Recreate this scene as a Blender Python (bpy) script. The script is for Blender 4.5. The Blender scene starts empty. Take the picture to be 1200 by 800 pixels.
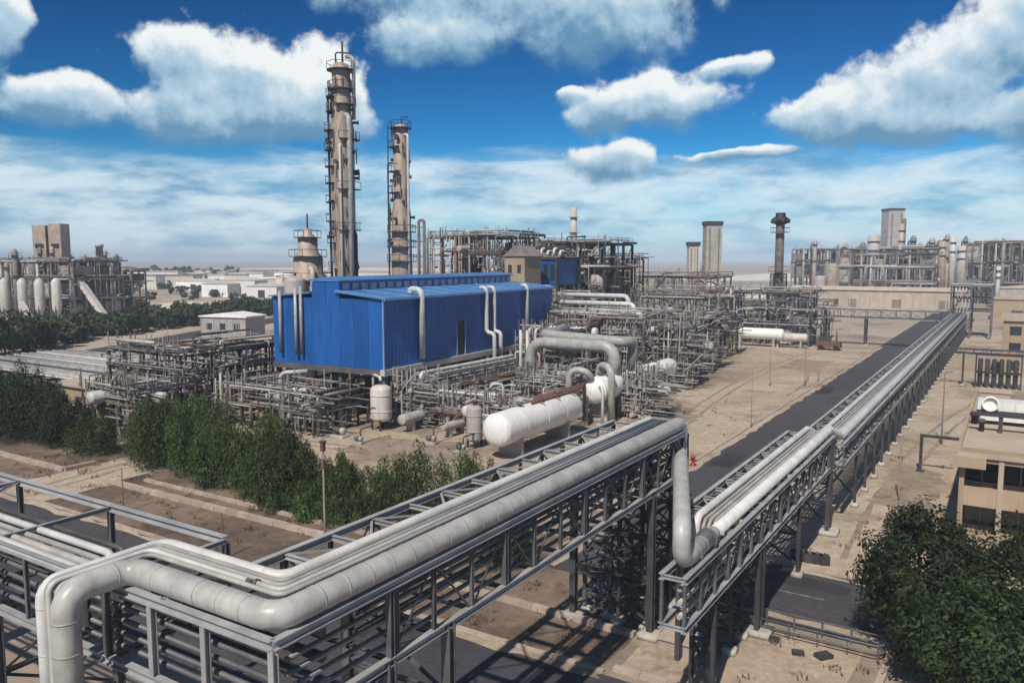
import bpy, math, random
from math import sin, cos, pi, radians, sqrt, atan, atan2, degrees
from mathutils import Vector, Matrix
SC = bpy.context.scene
COL = SC.collection
# ---------------------------------------------------------------- camera
# world X runs along the cross road (away from the left racks), world Y along the main pipe rack, metres
CAM_H, FPX, YAW, PITCH = 20.0, 937.0, radians(32.2), radians(5.85)
cam_data = bpy.data.cameras.new('camera')
cam = bpy.data.objects.new('camera', cam_data)
COL.objects.link(cam)
cam.location = (0, 0, CAM_H)
cam.rotation_euler = (pi/2 - PITCH, 0, YAW)
cam_data.sensor_width = 36.0
cam_data.lens = 36.0*FPX/1200
cam_data.clip_end = 20000
SC.camera = cam
# ---------------------------------------------------------------- light
SUN_EL, SUN_AZ = radians(50), radians(9)      # azimuth measured from -Y towards +X
sun_vec = Vector((sin(SUN_AZ)*cos(SUN_EL), -cos(SUN_AZ)*cos(SUN_EL), sin(SUN_EL)))
sun_data = bpy.data.lights.new('sun', 'SUN')
sun_data.energy = 4.7
sun_data.angle = radians(0.9)
sun_data.color = (1.0, 0.93, 0.82)
sun = bpy.data.objects.new('sun', sun_data)
COL.objects.link(sun)
sun.rotation_euler = sun_vec.to_track_quat('Z', 'Y').to_euler()
vs = SC.view_settings
vs.view_transform = 'Standard'
vs.look = 'None'
vs.exposure = 0.0
vs.gamma = 1.0
vs.use_curve_mapping = False
cy_ = SC.cycles
cy_.max_bounces, cy_.diffuse_bounces, cy_.glossy_bounces, cy_.transmission_bounces, cy_.volume_bounces = 5, 3, 2, 2, 0
# ---------------------------------------------------------------- world: Nishita sky with a cloud layer
W = bpy.data.worlds.new('World')
SC.world = W
W.use_nodes = True

class NT:
    """tiny node-tree writer"""
    def __init__(s, nt):
        s.nt = nt
    def n(s, t, **kw):
        nd = s.nt.nodes.new(t)
        ins = kw.pop('ins', {})
        for k, v in kw.items():
            setattr(nd, k, v)
        for k, v in ins.items():
            s.put(nd.inputs[k], v)
        return nd
    def put(s, sock, v):
        if isinstance(v, bpy.types.NodeSocket):
            s.nt.links.new(v, sock)
        else:
            sock.default_value = v
    def m(s, op, a, b=None, c=None, clamp=False):
        nd = s.n('ShaderNodeMath', operation=op, use_clamp=clamp)
        for i, v in enumerate((a, b, c)):
            if v is not None:
                s.put(nd.inputs[i], v)
        return nd.outputs[0]
    def v(s, op, a, b=None):
        nd = s.n('ShaderNodeVectorMath', operation=op)
        s.put(nd.inputs[0], a)
        if b is not None:
            s.put(nd.inputs[1], b)
        return nd.outputs['Value'] if op in ('LENGTH', 'DOT_PRODUCT') else nd.outputs[0]
    def mix(s, f, a, b):
        nd = s.n('ShaderNodeMix', data_type='RGBA')
        s.put(nd.inputs['Factor'], f)
        s.put(nd.inputs['A'], a); s.put(nd.inputs['B'], b)
        return nd.outputs['Result']
    def smooth(s, x, lo, hi, a=0.0, b=1.0):
        nd = s.n('ShaderNodeMapRange', interpolation_type='SMOOTHSTEP')
        for i, v in enumerate((x, lo, hi, a, b)):
            s.put(nd.inputs[i], v)
        return nd.outputs[0]
    def noise(s, vec, scale, detail=4, rough=0.55, w=None, dist=0.0):
        nd = s.n('ShaderNodeTexNoise', noise_dimensions='3D')
        s.put(nd.inputs['Vector'], vec)
        nd.inputs['Scale'].default_value = scale
        nd.inputs['Detail'].default_value = detail
        nd.inputs['Roughness'].default_value = rough
        nd.inputs['Distortion'].default_value = dist
        return nd

def cloud_group():
    g = bpy.data.node_groups.new('cloud_field', 'ShaderNodeTree')
    g.interface.new_socket('P', in_out='INPUT', socket_type='NodeSocketVector')
    g.interface.new_socket('D', in_out='OUTPUT', socket_type='NodeSocketFloat')
    g.interface.new_socket('H', in_out='OUTPUT', socket_type='NodeSocketFloat')
    t = NT(g)
    gi, go = t.n('NodeGroupInput'), t.n('NodeGroupOutput')
    P = gi.outputs[0]
    wn = t.noise(P, 0.16, 3, 0.6)
    wv = t.v('MULTIPLY', t.v('SUBTRACT', wn.outputs['Color'], (.5, .5, .5)), (3.6, 2.4, 0))
    Q = t.v('ADD', P, wv)
    # azimuth, elevation, half sizes in degrees: the cumulus heaps in view
    blobs = []
    for px, py, hw, hh in ((300, 112, 125, 64), (235, 78, 58, 38), (395, 132, 52, 46), (220, 140, 74, 34), (330, 150, 110, 26), (85, 124, 62, 28), (0, 28, 36, 58),
                           (690, 28, 116, 56), (520, 56, 84, 30), (600, 6, 230, 34), (770, 124, 82, 34), (700, 140, 44, 30), (848, 88, 40, 13), (714, 196, 56, 28), (664, 116, 20, 10),
                           (970, 146, 76, 32), (1060, 118, 90, 46), (1140, 66, 84, 46), (1200, 30, 70, 60), (1190, 140, 66, 40), (1040, 156, 90, 24), (870, 185, 80, 7)):
        a = degrees(atan((px-600)/FPX))
        e = degrees(atan((304-py)/FPX*cos(radians(a))))
        k = degrees(1/FPX)
        blobs.append((a, e, hw*k, hh*k))
    d = num = den = None
    for a, e, hw, hh in blobs:
        q = t.v('MULTIPLY', t.v('SUBTRACT', Q, (a, e, 0)), (1/hw, 1/hh, 0))
        x = t.m('SUBTRACT', 1.0, t.v('LENGTH', q))
        d = x if d is None else t.m('SMOOTH_MAX', d, x, 0.22)
        w = t.m('POWER', t.m('MAXIMUM', t.m('ADD', x, 0.55), 0.0), 2.0)
        hy = t.m('MULTIPLY', t.v('DOT_PRODUCT', q, (0.12, 1.0, 0)), w)
        num = hy if num is None else t.m('ADD', num, hy)
        den = w if den is None else t.m('ADD', den, w)
    t.put(go.inputs[1], t.m('DIVIDE', num, t.m('ADD', den, 0.02)))
    # similar heaps go on round the rest of the sky
    gn = t.noise(t.v('MULTIPLY', P, (0.5, 1.0, 1)), 0.13, 3, 0.5).outputs[0]
    sep = t.n('ShaderNodeSeparateXYZ'); t.put(sep.inputs[0], P)
    outside = t.smooth(t.m('ABSOLUTE', sep.outputs[0]), 36.0, 48.0, -9.0, 0.0)
    outside = t.m('MAXIMUM', outside, t.smooth(sep.outputs[1], 20.0, 27.0, -9.0, 0.0))
    gx = t.m('ADD', t.m('MULTIPLY', t.m('SUBTRACT', gn, 0.58), 5.0), outside)
    d = t.m('MAXIMUM', d, gx)
    fb = t.noise(t.v('ADD', P, (31, 7, 3)), 0.30, 6, 0.58)
    d = t.m('ADD', d, t.m('MULTIPLY', t.m('SUBTRACT', fb.outputs[0], 0.40), 1.15))
    t.put(go.inputs[0], d)
    return g

def build_world():
    nt = W.node_tree
    nt.nodes.clear()
    t = NT(nt)
    out = t.n('ShaderNodeOutputWorld')
    sky = t.n('ShaderNodeTexSky', sky_type='NISHITA', sun_disc=False)
    sky.sun_elevation = SUN_EL
    sky.sun_rotation = atan2(sun_vec.x, sun_vec.y)
    sky.altitude = 900
    sky.air_density = 1.0
    sky.dust_density = 0.25
    sky.ozone_density = 3.0
    sk = t.v('MULTIPLY', sky.outputs[0], (0.040, 0.088, 0.125))
    skyc = t.v('MINIMUM', t.v('MULTIPLY', t.v('MULTIPLY', sk, sk), (1.2, 1.42, 0.78)), (0.55, 0.72, 0.85))
    dirn = t.n('ShaderNodeTexCoord').outputs['Generated']
    rot = t.n('ShaderNodeVectorRotate', rotation_type='Z_AXIS')
    t.put(rot.inputs['Vector'], dirn)
    rot.inputs['Angle'].default_value = -YAW
    sp = t.n('ShaderNodeSeparateXYZ')
    t.put(sp.inputs[0], rot.outputs[0])
    az = t.m('MULTIPLY', t.m('ARCTAN2', sp.outputs[0], sp.outputs[1]), 180/pi)
    el = t.m('MULTIPLY', t.m('ARCSINE', sp.outputs[2]), 180/pi)
    cx = t.n('ShaderNodeCombineXYZ')
    t.put(cx.inputs[0], az); t.put(cx.inputs[1], el)
    P = cx.outputs[0]
    grp = cloud_group()
    fld = t.n('ShaderNodeGroup', node_tree=grp)
    t.put(fld.inputs[0], P)
    d0, h0 = fld.outputs[0], fld.outputs[1]
    f0 = t.noise(P, 0.40, 6, 0.60).outputs[0]
    f1 = t.noise(t.v('ADD', P, (0.4, 0.8, 0)), 0.40, 3, 0.60).outputs[0]
    fn = t.m('SUBTRACT', f0, 0.5)
    cmask = t.smooth(t.m('ADD', d0, t.m('MULTIPLY', fn, 0.8)), 0.0, t.smooth(h0, -0.6, 0.3, 0.62, 0.30))
    lit = t.m('ADD', t.m('ADD', t.m('MULTIPLY', h0, 0.85), 0.50), t.m('ADD', t.m('MULTIPLY', t.m('SUBTRACT', f0, f1), 0.75), t.m('MULTIPLY', fn, 0.3)))
    lit = t.m('SUBTRACT', lit, t.m('MULTIPLY', t.smooth(d0, 0.45, 1.0), 0.10))
    ccol = t.mix(t.smooth(lit, 0.0, 0.55), (0.13, 0.30, 0.48, 1), (0.43, 0.61, 0.75, 1))
    ccol = t.mix(t.smooth(lit, 0.45, 0.95), ccol, (0.90, 0.94, 0.95, 1))
    # low streaked cloud bank near the horizon, all the way round
    Ps = t.v('MULTIPLY', P, (0.075, 0.34, 1))
    bn = t.noise(Ps, 1.0, 6, 0.62, dist=0.7).outputs[0]
    bn2 = t.noise(t.v('MULTIPLY', P, (0.05, 0.2, 1)), 1.0, 4, 0.5).outputs[0]
    lowb = t.smooth(el, 5.8, 9.6, 0.34, -0.75)
    bb = t.m('ADD', t.m('ADD', t.m('MULTIPLY', t.m('SUBTRACT', bn, 0.5), 1.7), t.m('MULTIPLY', t.m('SUBTRACT', bn2, 0.45), 1.5)), lowb)
    bmask = t.m('MULTIPLY', t.smooth(bb, -0.15, 0.55), 0.88)
    bl = t.noise(t.v('ADD', t.v('MULTIPLY', P, (0.10, 0.36, 1)), (3, 9, 0)), 1.0, 5, 0.62).outputs[0]
    bcol = t.mix(t.smooth(bl, 0.34, 0.58), (0.15, 0.36, 0.58, 1), (0.74, 0.87, 0.94, 1))
    skyc = t.mix(t.smooth(el, -1.0, 8.5, 0.85, 0.0), skyc, (0.42, 0.68, 0.86, 1))
    c = t.mix(bmask, skyc, bcol)
    c = t.mix(cmask, c, ccol)
    bg = t.n('ShaderNodeBackground')
    t.put(bg.inputs[0], c)
    bg.inputs[1].default_value = 1.0
    nt.links.new(bg.outputs[0], out.inputs[0])
build_world()
W.cycles.sampling_method = 'MANUAL'
W.cycles.sample_map_resolution = 512

# ---------------------------------------------------------------- placing helpers
CY, SY = cos(YAW), sin(YAW)
def to_world(X, Y, z=0.0):
    """X metres to the side of and Y metres ahead of the camera -> world"""
    return Vector((X*CY - Y*SY, X*SY + Y*CY, z))
def ray(px, py):
    dx, dy = (px-600)/FPX, (400-py)/FPX
    return dx, cos(PITCH)+dy*sin(PITCH), -sin(PITCH)+dy*cos(PITCH)
def gp(px, py, z=0.0):
    x, y, w = ray(px, py)
    k = (z-CAM_H)/w
    return to_world(x*k, y*k, z)
def at(px, py, D):
    x, y, w = ray(px, py)
    k = D/y
    return to_world(x*k, D, CAM_H+w*k)
def ht(py, D):
    return at(600, py, D).z

# ---------------------------------------------------------------- materials
MATS = {}
def pmat(name, c1, c2=None, scale=1.2, rough=0.6, metal=0.0, bump=0.0, bscale=20, rust=0.0, rustc=(0.16, 0.07, 0.035), streak=0.0,
         streakc=(0.05, 0.04, 0.035), rnd=0.12, spec=0.4, detail=5):
    m = bpy.data.materials.new(name)
    m.use_nodes = True
    t = NT(m.node_tree)
    b = m.node_tree.nodes['Principled BSDF']
    tc = t.n('ShaderNodeTexCoord').outputs['Object']
    oi = t.n('ShaderNodeObjectInfo').outputs['Random']
    off = t.v('ADD', tc, t.n('ShaderNodeCombineXYZ', ins={0: t.m('MULTIPLY', oi, 37.0), 1: t.m('MULTIPLY', oi, 91.0)}).outputs[0])
    c2 = c2 or tuple(x*0.7 for x in c1)
    n1 = t.noise(off, scale, detail, 0.6).outputs[0]
    c = t.mix(t.smooth(n1, 0.3, 0.7), (*c1, 1), (*c2, 1))
    if streak:
        sv = t.v('MULTIPLY', off, (2.6, 2.6, 0.16))
        sn = t.noise(sv, 1.3, 4, 0.6).outputs[0]
        c = t.mix(t.m('MULTIPLY', t.smooth(sn, 0.48, 0.72), streak), c, (*streakc, 1))
    if rust:
        rn = t.noise(t.v('ADD', off, (5, 5, 5)), scale*2.3, 7, 0.65).outputs[0]
        c = t.mix(t.smooth(rn, 0.72-rust*0.4, 0.82-rust*0.3), c, (*rustc, 1))
    if rnd:
        hs = t.n('ShaderNodeHueSaturation')
        t.put(hs.inputs['Color'], c)
        t.put(hs.inputs['Value'], t.m('ADD', t.m('MULTIPLY', oi, 2*rnd), 1-rnd))
        c = hs.outputs[0]
    t.put(b.inputs['Base Color'], c)
    b.inputs['Roughness'].default_value = rough
    b.inputs['Metallic'].default_value = metal
    b.inputs['Specular IOR Level'].default_value = spec
    if bump:
        bn = t.noise(off, bscale, 4, 0.6).outputs[0]
        bp = t.n('ShaderNodeBump')
        bp.inputs['Strength'].default_value = bump
        bp.inputs['Distance'].default_value = 0.05
        t.put(bp.inputs['Height'], bn)
        t.put(b.inputs['Normal'], bp.outputs[0])
    MATS[name] = m
    return m
pmat('steel', (0.155, 0.157, 0.165), (0.09, 0.09, 0.097), 0.9, 0.5, 0.2, rust=0.22, rustc=(0.14, 0.085, 0.06))
pmat('steel_light', (0.36, 0.36, 0.365), (0.25, 0.25, 0.255), 0.8, 0.55, 0.0, rust=0.12, rustc=(0.22, 0.15, 0.11))
pmat('steel_dark', (0.07, 0.066, 0.072), (0.04, 0.036, 0.04), 0.7, 0.6, 0.1, rust=0.3, rustc=(0.12, 0.06, 0.04))
pmat('steel_brown', (0.25, 0.215, 0.195), (0.15, 0.128, 0.118), 0.6, 0.7, 0.0, rust=0.3)
pmat('rust', (0.17, 0.085, 0.06), (0.10, 0.055, 0.042), 1.0, 0.85, rust=0.2)
pmat('clad_tan', (0.43, 0.42, 0.40), (0.30, 0.29, 0.275), 0.9, 0.38, 0.0, bump=0.25, bscale=6, streak=0.3, streakc=(0.25, 0.2, 0.16))
pmat('clad_white', (0.60, 0.595, 0.58), (0.46, 0.455, 0.445), 0.8, 0.45, 0.0, bump=0.15, bscale=6, streak=0.25, streakc=(0.35, 0.32, 0.3))
pmat('pipe_grey', (0.42, 0.40, 0.375), (0.28, 0.262, 0.248), 0.8, 0.5, 0.0, rust=0.15)
pmat('pipe_dark', (0.10, 0.095, 0.095), (0.055, 0.05, 0.05), 0.8, 0.55, 0.0, rust=0.25)
pmat('paint_white', (0.80, 0.79, 0.77), (0.72, 0.70, 0.67), 0.35, 0.5, bump=0.1, bscale=3, streak=0.4, streakc=(0.42, 0.33, 0.26), rust=0.05)
pmat('vessel_white', (0.63, 0.60, 0.56), (0.5, 0.46, 0.42), 0.5, 0.5, streak=0.45, streakc=(0.3, 0.22, 0.17), rust=0.1)
pmat('tower_tan', (0.46, 0.365, 0.295), (0.34, 0.265, 0.215), 0.35, 0.55, 0.1, bump=0.2, bscale=2, streak=0.7, streakc=(0.17, 0.125, 0.10), rust=0.25)
pmat('tower_grey', (0.46, 0.42, 0.40), (0.36, 0.32, 0.31), 0.3, 0.6, streak=0.5, streakc=(0.24, 0.2, 0.19), rust=0.1)
pmat('concrete', (0.46, 0.42, 0.37), (0.35, 0.315, 0.28), 0.5, 0.85, bump=0.3, bscale=8, streak=0.35, streakc=(0.22, 0.19, 0.165))
pmat('concrete_pale', (0.58, 0.53, 0.47), (0.47, 0.43, 0.38), 0.3, 0.85, bump=0.2, bscale=8, streak=0.35, streakc=(0.33, 0.28, 0.24))
pmat('beige', (0.40, 0.305, 0.21), (0.33, 0.25, 0.17), 0.4, 0.85, bump=0.2, bscale=10, streak=0.4, streakc=(0.28, 0.2, 0.14))
pmat('beige_roof', (0.50, 0.41, 0.325), (0.40, 0.32, 0.25), 0.25, 0.9, bump=0.2, bscale=6)
pmat('kerb_stone', (0.44, 0.36, 0.30), (0.32, 0.25, 0.205), 0.9, 0.9, bump=0.3, bscale=12)
pmat('blue_sheet', (0.014, 0.112, 0.385), (0.009, 0.085, 0.31), 0.18, 0.42, 0.0, bump=0.08, bscale=3, streak=0.5, streakc=(0.004, 0.035, 0.14), rnd=0.2, rust=0.06, rustc=(0.10, 0.17, 0.30))
pmat('blue_roof', (0.075, 0.21, 0.46), (0.05, 0.165, 0.39), 0.3, 0.45, bump=0.1, bscale=3, rnd=0.06)
pmat('blue_trim', (0.22, 0.36, 0.58), (0.15, 0.28, 0.5), 0.5, 0.5)
pmat('dark_opening', (0.02, 0.02, 0.024), (0.012, 0.012, 0.014), 1, 0.6)
pmat('glass', (0.05, 0.06, 0.075), (0.03, 0.035, 0.045), 1, 0.12, spec=0.7)
pmat('glass_pale', (0.30, 0.38, 0.48), (0.2, 0.27, 0.36), 0.8, 0.25, spec=0.6)
pmat('red_paint', (0.42, 0.03, 0.02), (0.3, 0.03, 0.02), 2, 0.5, rust=0.1)
pmat('yellow_paint', (0.55, 0.38, 0.08), (0.45, 0.3, 0.06), 2, 0.5, rust=0.15)
pmat('bark', (0.12, 0.085, 0.06), (0.07, 0.05, 0.035), 3, 0.95, bump=0.6, bscale=12)
pmat('mark_white', (0.30, 0.285, 0.27), (0.09, 0.085, 0.085), 2.2, 0.8)
pmat('deck', (0.17, 0.16, 0.16), (0.10, 0.095, 0.095), 1, 0.7, rust=0.3)

def leaf_mat(name, c1, c2, trans=0.25):
    m = bpy.data.materials.new(name)
    m.use_nodes = True
    t = NT(m.node_tree)
    b = m.node_tree.nodes['Principled BSDF']
    ri = t.n('ShaderNodeNewGeometry').outputs['Random Per Island']
    c = t.mix(ri, (*c1, 1), (*c2, 1))
    oi = t.n('ShaderNodeObjectInfo').outputs['Random']
    cn = t.noise(t.n('ShaderNodeTexCoord').outputs['Object'], 0.9, 2, 0.5).outputs[0]
    hs = t.n('ShaderNodeHueSaturation')
    t.put(hs.inputs['Color'], c)
    t.put(hs.inputs['Hue'], t.m('ADD', t.m('MULTIPLY', oi, 0.03), 0.475))
    t.put(hs.inputs['Value'], t.m('MULTIPLY', t.smooth(cn, 0.3, 0.7, 0.6, 1.7), t.m('ADD', t.m('MULTIPLY', oi, 0.6), 0.7)))
    c = hs.outputs[0]
    t.put(b.inputs['Base Color'], c)
    b.inputs['Roughness'].default_value = 0.6
    b.inputs['Specular IOR Level'].default_value = 0.25
    tr = t.n('ShaderNodeBsdfTranslucent')
    t.put(tr.inputs[0], c)
    mx = t.n('ShaderNodeMixShader')
    mx.inputs[0].default_value = trans
    m.node_tree.links.new(b.outputs[0], mx.inputs[1])
    m.node_tree.links.new(tr.outputs[0], mx.inputs[2])
    m.node_tree.links.new(mx.outputs[0], m.node_tree.nodes['Material Output'].inputs[0])
    MATS[name] = m
leaf_mat('leaf_dark', (0.006, 0.016, 0.006), (0.034, 0.058, 0.015))
leaf_mat('leaf_fresh', (0.009, 0.026, 0.008), (0.066, 0.106, 0.024))
leaf_mat('leaf_far', (0.025, 0.042, 0.020), (0.065, 0.085, 0.036))

def ground_mat(name, cols, scales=(0.02, 0.12, 0.9), rough=0.95, bump=0.5, stones=0.0):
    """three colours mixed by a coarse and a middle noise, grained by a fine one"""
    m = bpy.data.materials.new(name)
    m.use_nodes = True
    t = NT(m.node_tree)
    b = m.node_tree.nodes['Principled BSDF']
    geo = t.n('ShaderNodeNewGeometry').outputs['Position']
    a = t.noise(geo, scales[0], 6, 0.6, dist=0.6).outputs[0]
    d = t.noise(t.v('ADD', geo, (50, 10, 0)), scales[1], 6, 0.65, dist=0.4).outputs[0]
    f = t.noise(geo, scales[2], 6, 0.7).outputs[0]
    c = t.mix(t.smooth(a, 0.38, 0.62), (*cols[0], 1), (*cols[1], 1))
    c = t.mix(t.smooth(d, 0.46, 0.72), c, (*cols[2], 1))
    hs = t.n('ShaderNodeHueSaturation')
    t.put(hs.inputs['Color'], c)
    t.put(hs.inputs['Value'], t.smooth(f, 0.2, 0.8, 0.72, 1.25))
    t.put(b.inputs['Base Color'], hs.outputs[0])
    b.inputs['Roughness'].default_value = rough
    b.inputs['Specular IOR Level'].default_value = 0.2
    bp = t.n('ShaderNodeBump')
    bp.inputs['Strength'].default_value = bump
    bp.inputs['Distance'].default_value = 0.12
    t.put(bp.inputs['Height'], t.noise(geo, 7.0, 6, 0.75).outputs[0])
    t.put(b.inputs['Normal'], bp.outputs[0])
    MATS[name] = m
ground_mat('ground', ((0.29, 0.23, 0.18), (0.42, 0.35, 0.29), (0.20, 0.155, 0.125)), (0.006, 0.05, 0.6))
ground_mat('sand', ((0.35, 0.275, 0.205), (0.44, 0.355, 0.275), (0.215, 0.16, 0.12)), (0.03, 0.10, 1.2), bump=0.25)
ground_mat('dirt', ((0.15, 0.11, 0.085), (0.25, 0.18, 0.135), (0.075, 0.055, 0.045)), (0.08, 0.3, 1.5), bump=0.9)
ground_mat('asphalt', ((0.060, 0.056, 0.064), (0.076, 0.070, 0.078), (0.048, 0.045, 0.052)), (0.05, 0.3, 2.5), rough=0.85, bump=0.15)
ground_mat('slab', ((0.33, 0.26, 0.20), (0.40, 0.315, 0.24), (0.22, 0.17, 0.13)), (0.1, 0.4, 2.0), bump=0.2)
ground_mat('asphalt_patch', ((0.036, 0.034, 0.038), (0.045, 0.042, 0.046), (0.03, 0.028, 0.03)), (0.1, 0.5, 3.0), rough=0.8, bump=0.15)
ground_mat('track_soil', ((0.25, 0.20, 0.155), (0.31, 0.25, 0.195), (0.18, 0.14, 0.11)), (0.2, 0.6, 2.0), bump=0.25)
ground_mat('pale_soil', ((0.62, 0.55, 0.49), (0.70, 0.64, 0.58), (0.45, 0.38, 0.33)), (0.01, 0.03, 0.3))

# ---------------------------------------------------------------- mesh helpers
WLOC = {}
class MB:
    """collects faces of ONE piece; build() links it as one mesh object"""
    def __init__(s, origin=(0, 0, 0), rz=0.0):
        s.v, s.f, s.sm = [], [], []
        s.o, s.rz = Vector(origin), rz
    def _add(s, vs, fs, smooth=False):
        k = len(s.v)
        s.v.extend(vs)
        for f in fs:
            s.f.append(tuple(i+k for i in f)); s.sm.append(smooth)
        return s
    def box(s, x0, x1, y0, y1, z0, z1):
        return s._add([(x0, y0, z0), (x1, y0, z0), (x1, y1, z0), (x0, y1, z0), (x0, y0, z1), (x1, y0, z1), (x1, y1, z1), (x0, y1, z1)],
                      [(0, 3, 2, 1), (4, 5, 6, 7), (0, 1, 5, 4), (1, 2, 6, 5), (2, 3, 7, 6), (3, 0, 4, 7)])
    def prism(s, poly, z0, z1):
        n = len(poly)
        vs = [(x, y, z0) for x, y in poly] + [(x, y, z1) for x, y in poly]
        return s._add(vs, [tuple(reversed(range(n))), tuple(range(n, 2*n))] + [(i, (i+1) % n, n+(i+1) % n, n+i) for i in range(n)])
    def extr(s, poly, axis, a0, a1):
        """profile polygon of (p, z) swept along axis 'x' or 'y'"""
        n = len(poly)
        mk = (lambda p, a: (a, p[0], p[1])) if axis == 'x' else (lambda p, a: (p[0], a, p[1]))
        vs = [mk(p, a0) for p in poly] + [mk(p, a1) for p in poly]
        return s._add(vs, [tuple(reversed(range(n))), tuple(range(n, 2*n))] + [(i, (i+1) % n, n+(i+1) % n, n+i) for i in range(n)])
    def lathe(s, p, axis, prof, n=16, ph=0.0):
        """prof = [(radius, distance along axis)]"""
        p, ax = Vector(p), Vector(axis).normalized()
        e1 = ax.cross(Vector((0, 0, 1)) if abs(ax.z) < 0.9 else Vector((1, 0, 0))).normalized()
        e2 = ax.cross(e1)
        vs, fs = [], []
        for r, h in prof:
            for i in range(n):
                a = 2*pi*i/n + ph
                vs.append(tuple(p + ax*h + (e1*cos(a) + e2*sin(a))*max(r, 1e-4)))
        for j in range(len(prof)-1):
            for i in range(n):
                fs.append((j*n+i, j*n+(i+1) % n, (j+1)*n+(i+1) % n, (j+1)*n+i))
        s._add(vs, fs, True)
        k = len(s.v) - len(vs)
        for j, rev in ((0, True), (len(prof)-1, False)):
            if prof[j][0] > 1e-3:
                ring = [k+j*n+i for i in range(n)]
                s.f.append(tuple(reversed(ring)) if rev else tuple(ring)); s.sm.append(False)
        return s
    def cyl(s, p, q, r, n=12, r2=None):
        d = Vector(q)-Vector(p)
        return s.lathe(p, d, [(r, 0), (r if r2 is None else r2, d.length)], n)
    def vessel(s, p, q, r, n=20, dish=0.5):
        """drum with dished ends; p and q are the tips"""
        d = Vector(q)-Vector(p)
        L, h = d.length, r*dish
        pr = [(r*sin(a), h*(1-cos(a))) for a in (0, .35, .7, 1.0, 1.3)] + [(r, h)]
        return s.lathe(p, d, pr + [(a, L-b) for a, b in reversed(pr)], n)
    def tube(s, path, r, n=10, bend=None, caps=True, k=5):
        pts = fillet([Vector(p) for p in path], bend if bend is not None else r*3, k)
        T = [(pts[min(i+1, len(pts)-1)]-pts[max(i-1, 0)]).normalized() for i in range(len(pts))]
        e = T[0].cross(Vector((0, 0, 1)) if abs(T[0].z) < 0.9 else Vector((1, 0, 0))).normalized()
        vs, fs = [], []
        for i, p in enumerate(pts):
            e = (e - T[i]*e.dot(T[i])).normalized()
            g = T[i].cross(e)
            for j in range(n):
                a = 2*pi*j/n
                vs.append(tuple(p + (e*cos(a)+g*sin(a))*r))
        for i in range(len(pts)-1):
            for j in range(n):
                fs.append((i*n+j, i*n+(j+1) % n, (i+1)*n+(j+1) % n, (i+1)*n+j))
        s._add(vs, fs, True)
        if caps:
            k0 = len(s.v)-len(vs)
            s.f.append(tuple(k0+j for j in reversed(range(n)))); s.sm.append(False)
            s.f.append(tuple(k0+(len(pts)-1)*n+j for j in range(n))); s.sm.append(False)
        return s
    def bar(s, p, q, w, h=None, up=(0, 0, 1)):
        p, q = Vector(p), Vector(q)
        h = h or w
        d = (q-p).normalized()
        u = Vector(up)
        if abs(d.dot(u)) > 0.98: u = Vector((0, 1, 0))
        sd = d.cross(u).normalized()*(w/2)
        uu = sd.cross(d).normalized()*(h/2)
        vs = [tuple(b+i*sd+j*uu) for b in (p, q) for i, j in ((-1, -1), (1, -1), (1, 1), (-1, 1))]
        return s._add(vs, [(0, 1, 2, 3), (7, 6, 5, 4), (0, 4, 5, 1), (1, 5, 6, 2), (2, 6, 7, 3), (3, 7, 4, 0)])
    def build(s, name, mat, parent=None, kind=None):
        me = bpy.data.meshes.new(name)
        c, sn = cos(s.rz), sin(s.rz)
        vs = [(s.o.x+x*c-y*sn, s.o.y+x*sn+y*c, s.o.z+z) for x, y, z in s.v]
        xs, ys, zs = [v[0] for v in vs], [v[1] for v in vs], [v[2] for v in vs]
        org = Vector(((min(xs)+max(xs))/2, (min(ys)+max(ys))/2, min(zs)))
        me.from_pydata([(x-org.x, y-org.y, z-org.z) for x, y, z in vs], [], s.f)
        me.polygons.foreach_set('use_smooth', s.sm)
        me.materials.append(MATS[mat])
        o = bpy.data.objects.new(name, me)
        COL.objects.link(o)
        o.location = org
        WLOC[o.name] = org
        adopt(o, parent)
        if kind: o['kind'] = kind
        return o
def adopt(o, parent):
    if parent is not None:
        o.parent = parent
        o.matrix_parent_inverse = Matrix.Translation(-WLOC[parent.name])
def fillet(pts, R, k=5):
    out = [pts[0]]
    for i in range(1, len(pts)-1):
        a, b, c = pts[i-1], pts[i], pts[i+1]
        d1, d2 = (a-b), (c-b)
        l1, l2 = d1.length, d2.length
        d1.normalize(); d2.normalize()
        ang = d1.angle(d2)
        if ang > pi-0.02:
            out.append(b); continue
        tl = min(R/math.tan(ang/2), l1*0.48, l2*0.48)
        p0, p1 = b+d1*tl, b+d2*tl
        RR = tl*math.tan(ang/2)
        cen = b + (d1+d2).normalized()*(RR/sin(ang/2))
        v0, v1 = p0-cen, p1-cen
        th = v0.angle(v1)
        for j in range(k+1):
            s = j/k
            out.append(cen + (v0*sin((1-s)*th) + v1*sin(s*th))/sin(th))
    out.append(pts[-1])
    return out
def tag(o, label, cat, group=None, kind=None):
    o['label'] = label; o['category'] = cat
    if group: o['group'] = group
    if kind: o['kind'] = kind
    return o
def thing(name, label, cat, loc=(0, 0, 0), group=None):
    e = bpy.data.objects.new(name, None)
    COL.objects.link(e)
    e.location = loc
    e.empty_display_size = 0.2
    WLOC[e.name] = Vector(loc)
    return tag(e, label, cat, group)
def struct(mb, name, mat):
    return mb.build(name, mat, kind='structure')
MCACHE = {}
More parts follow.
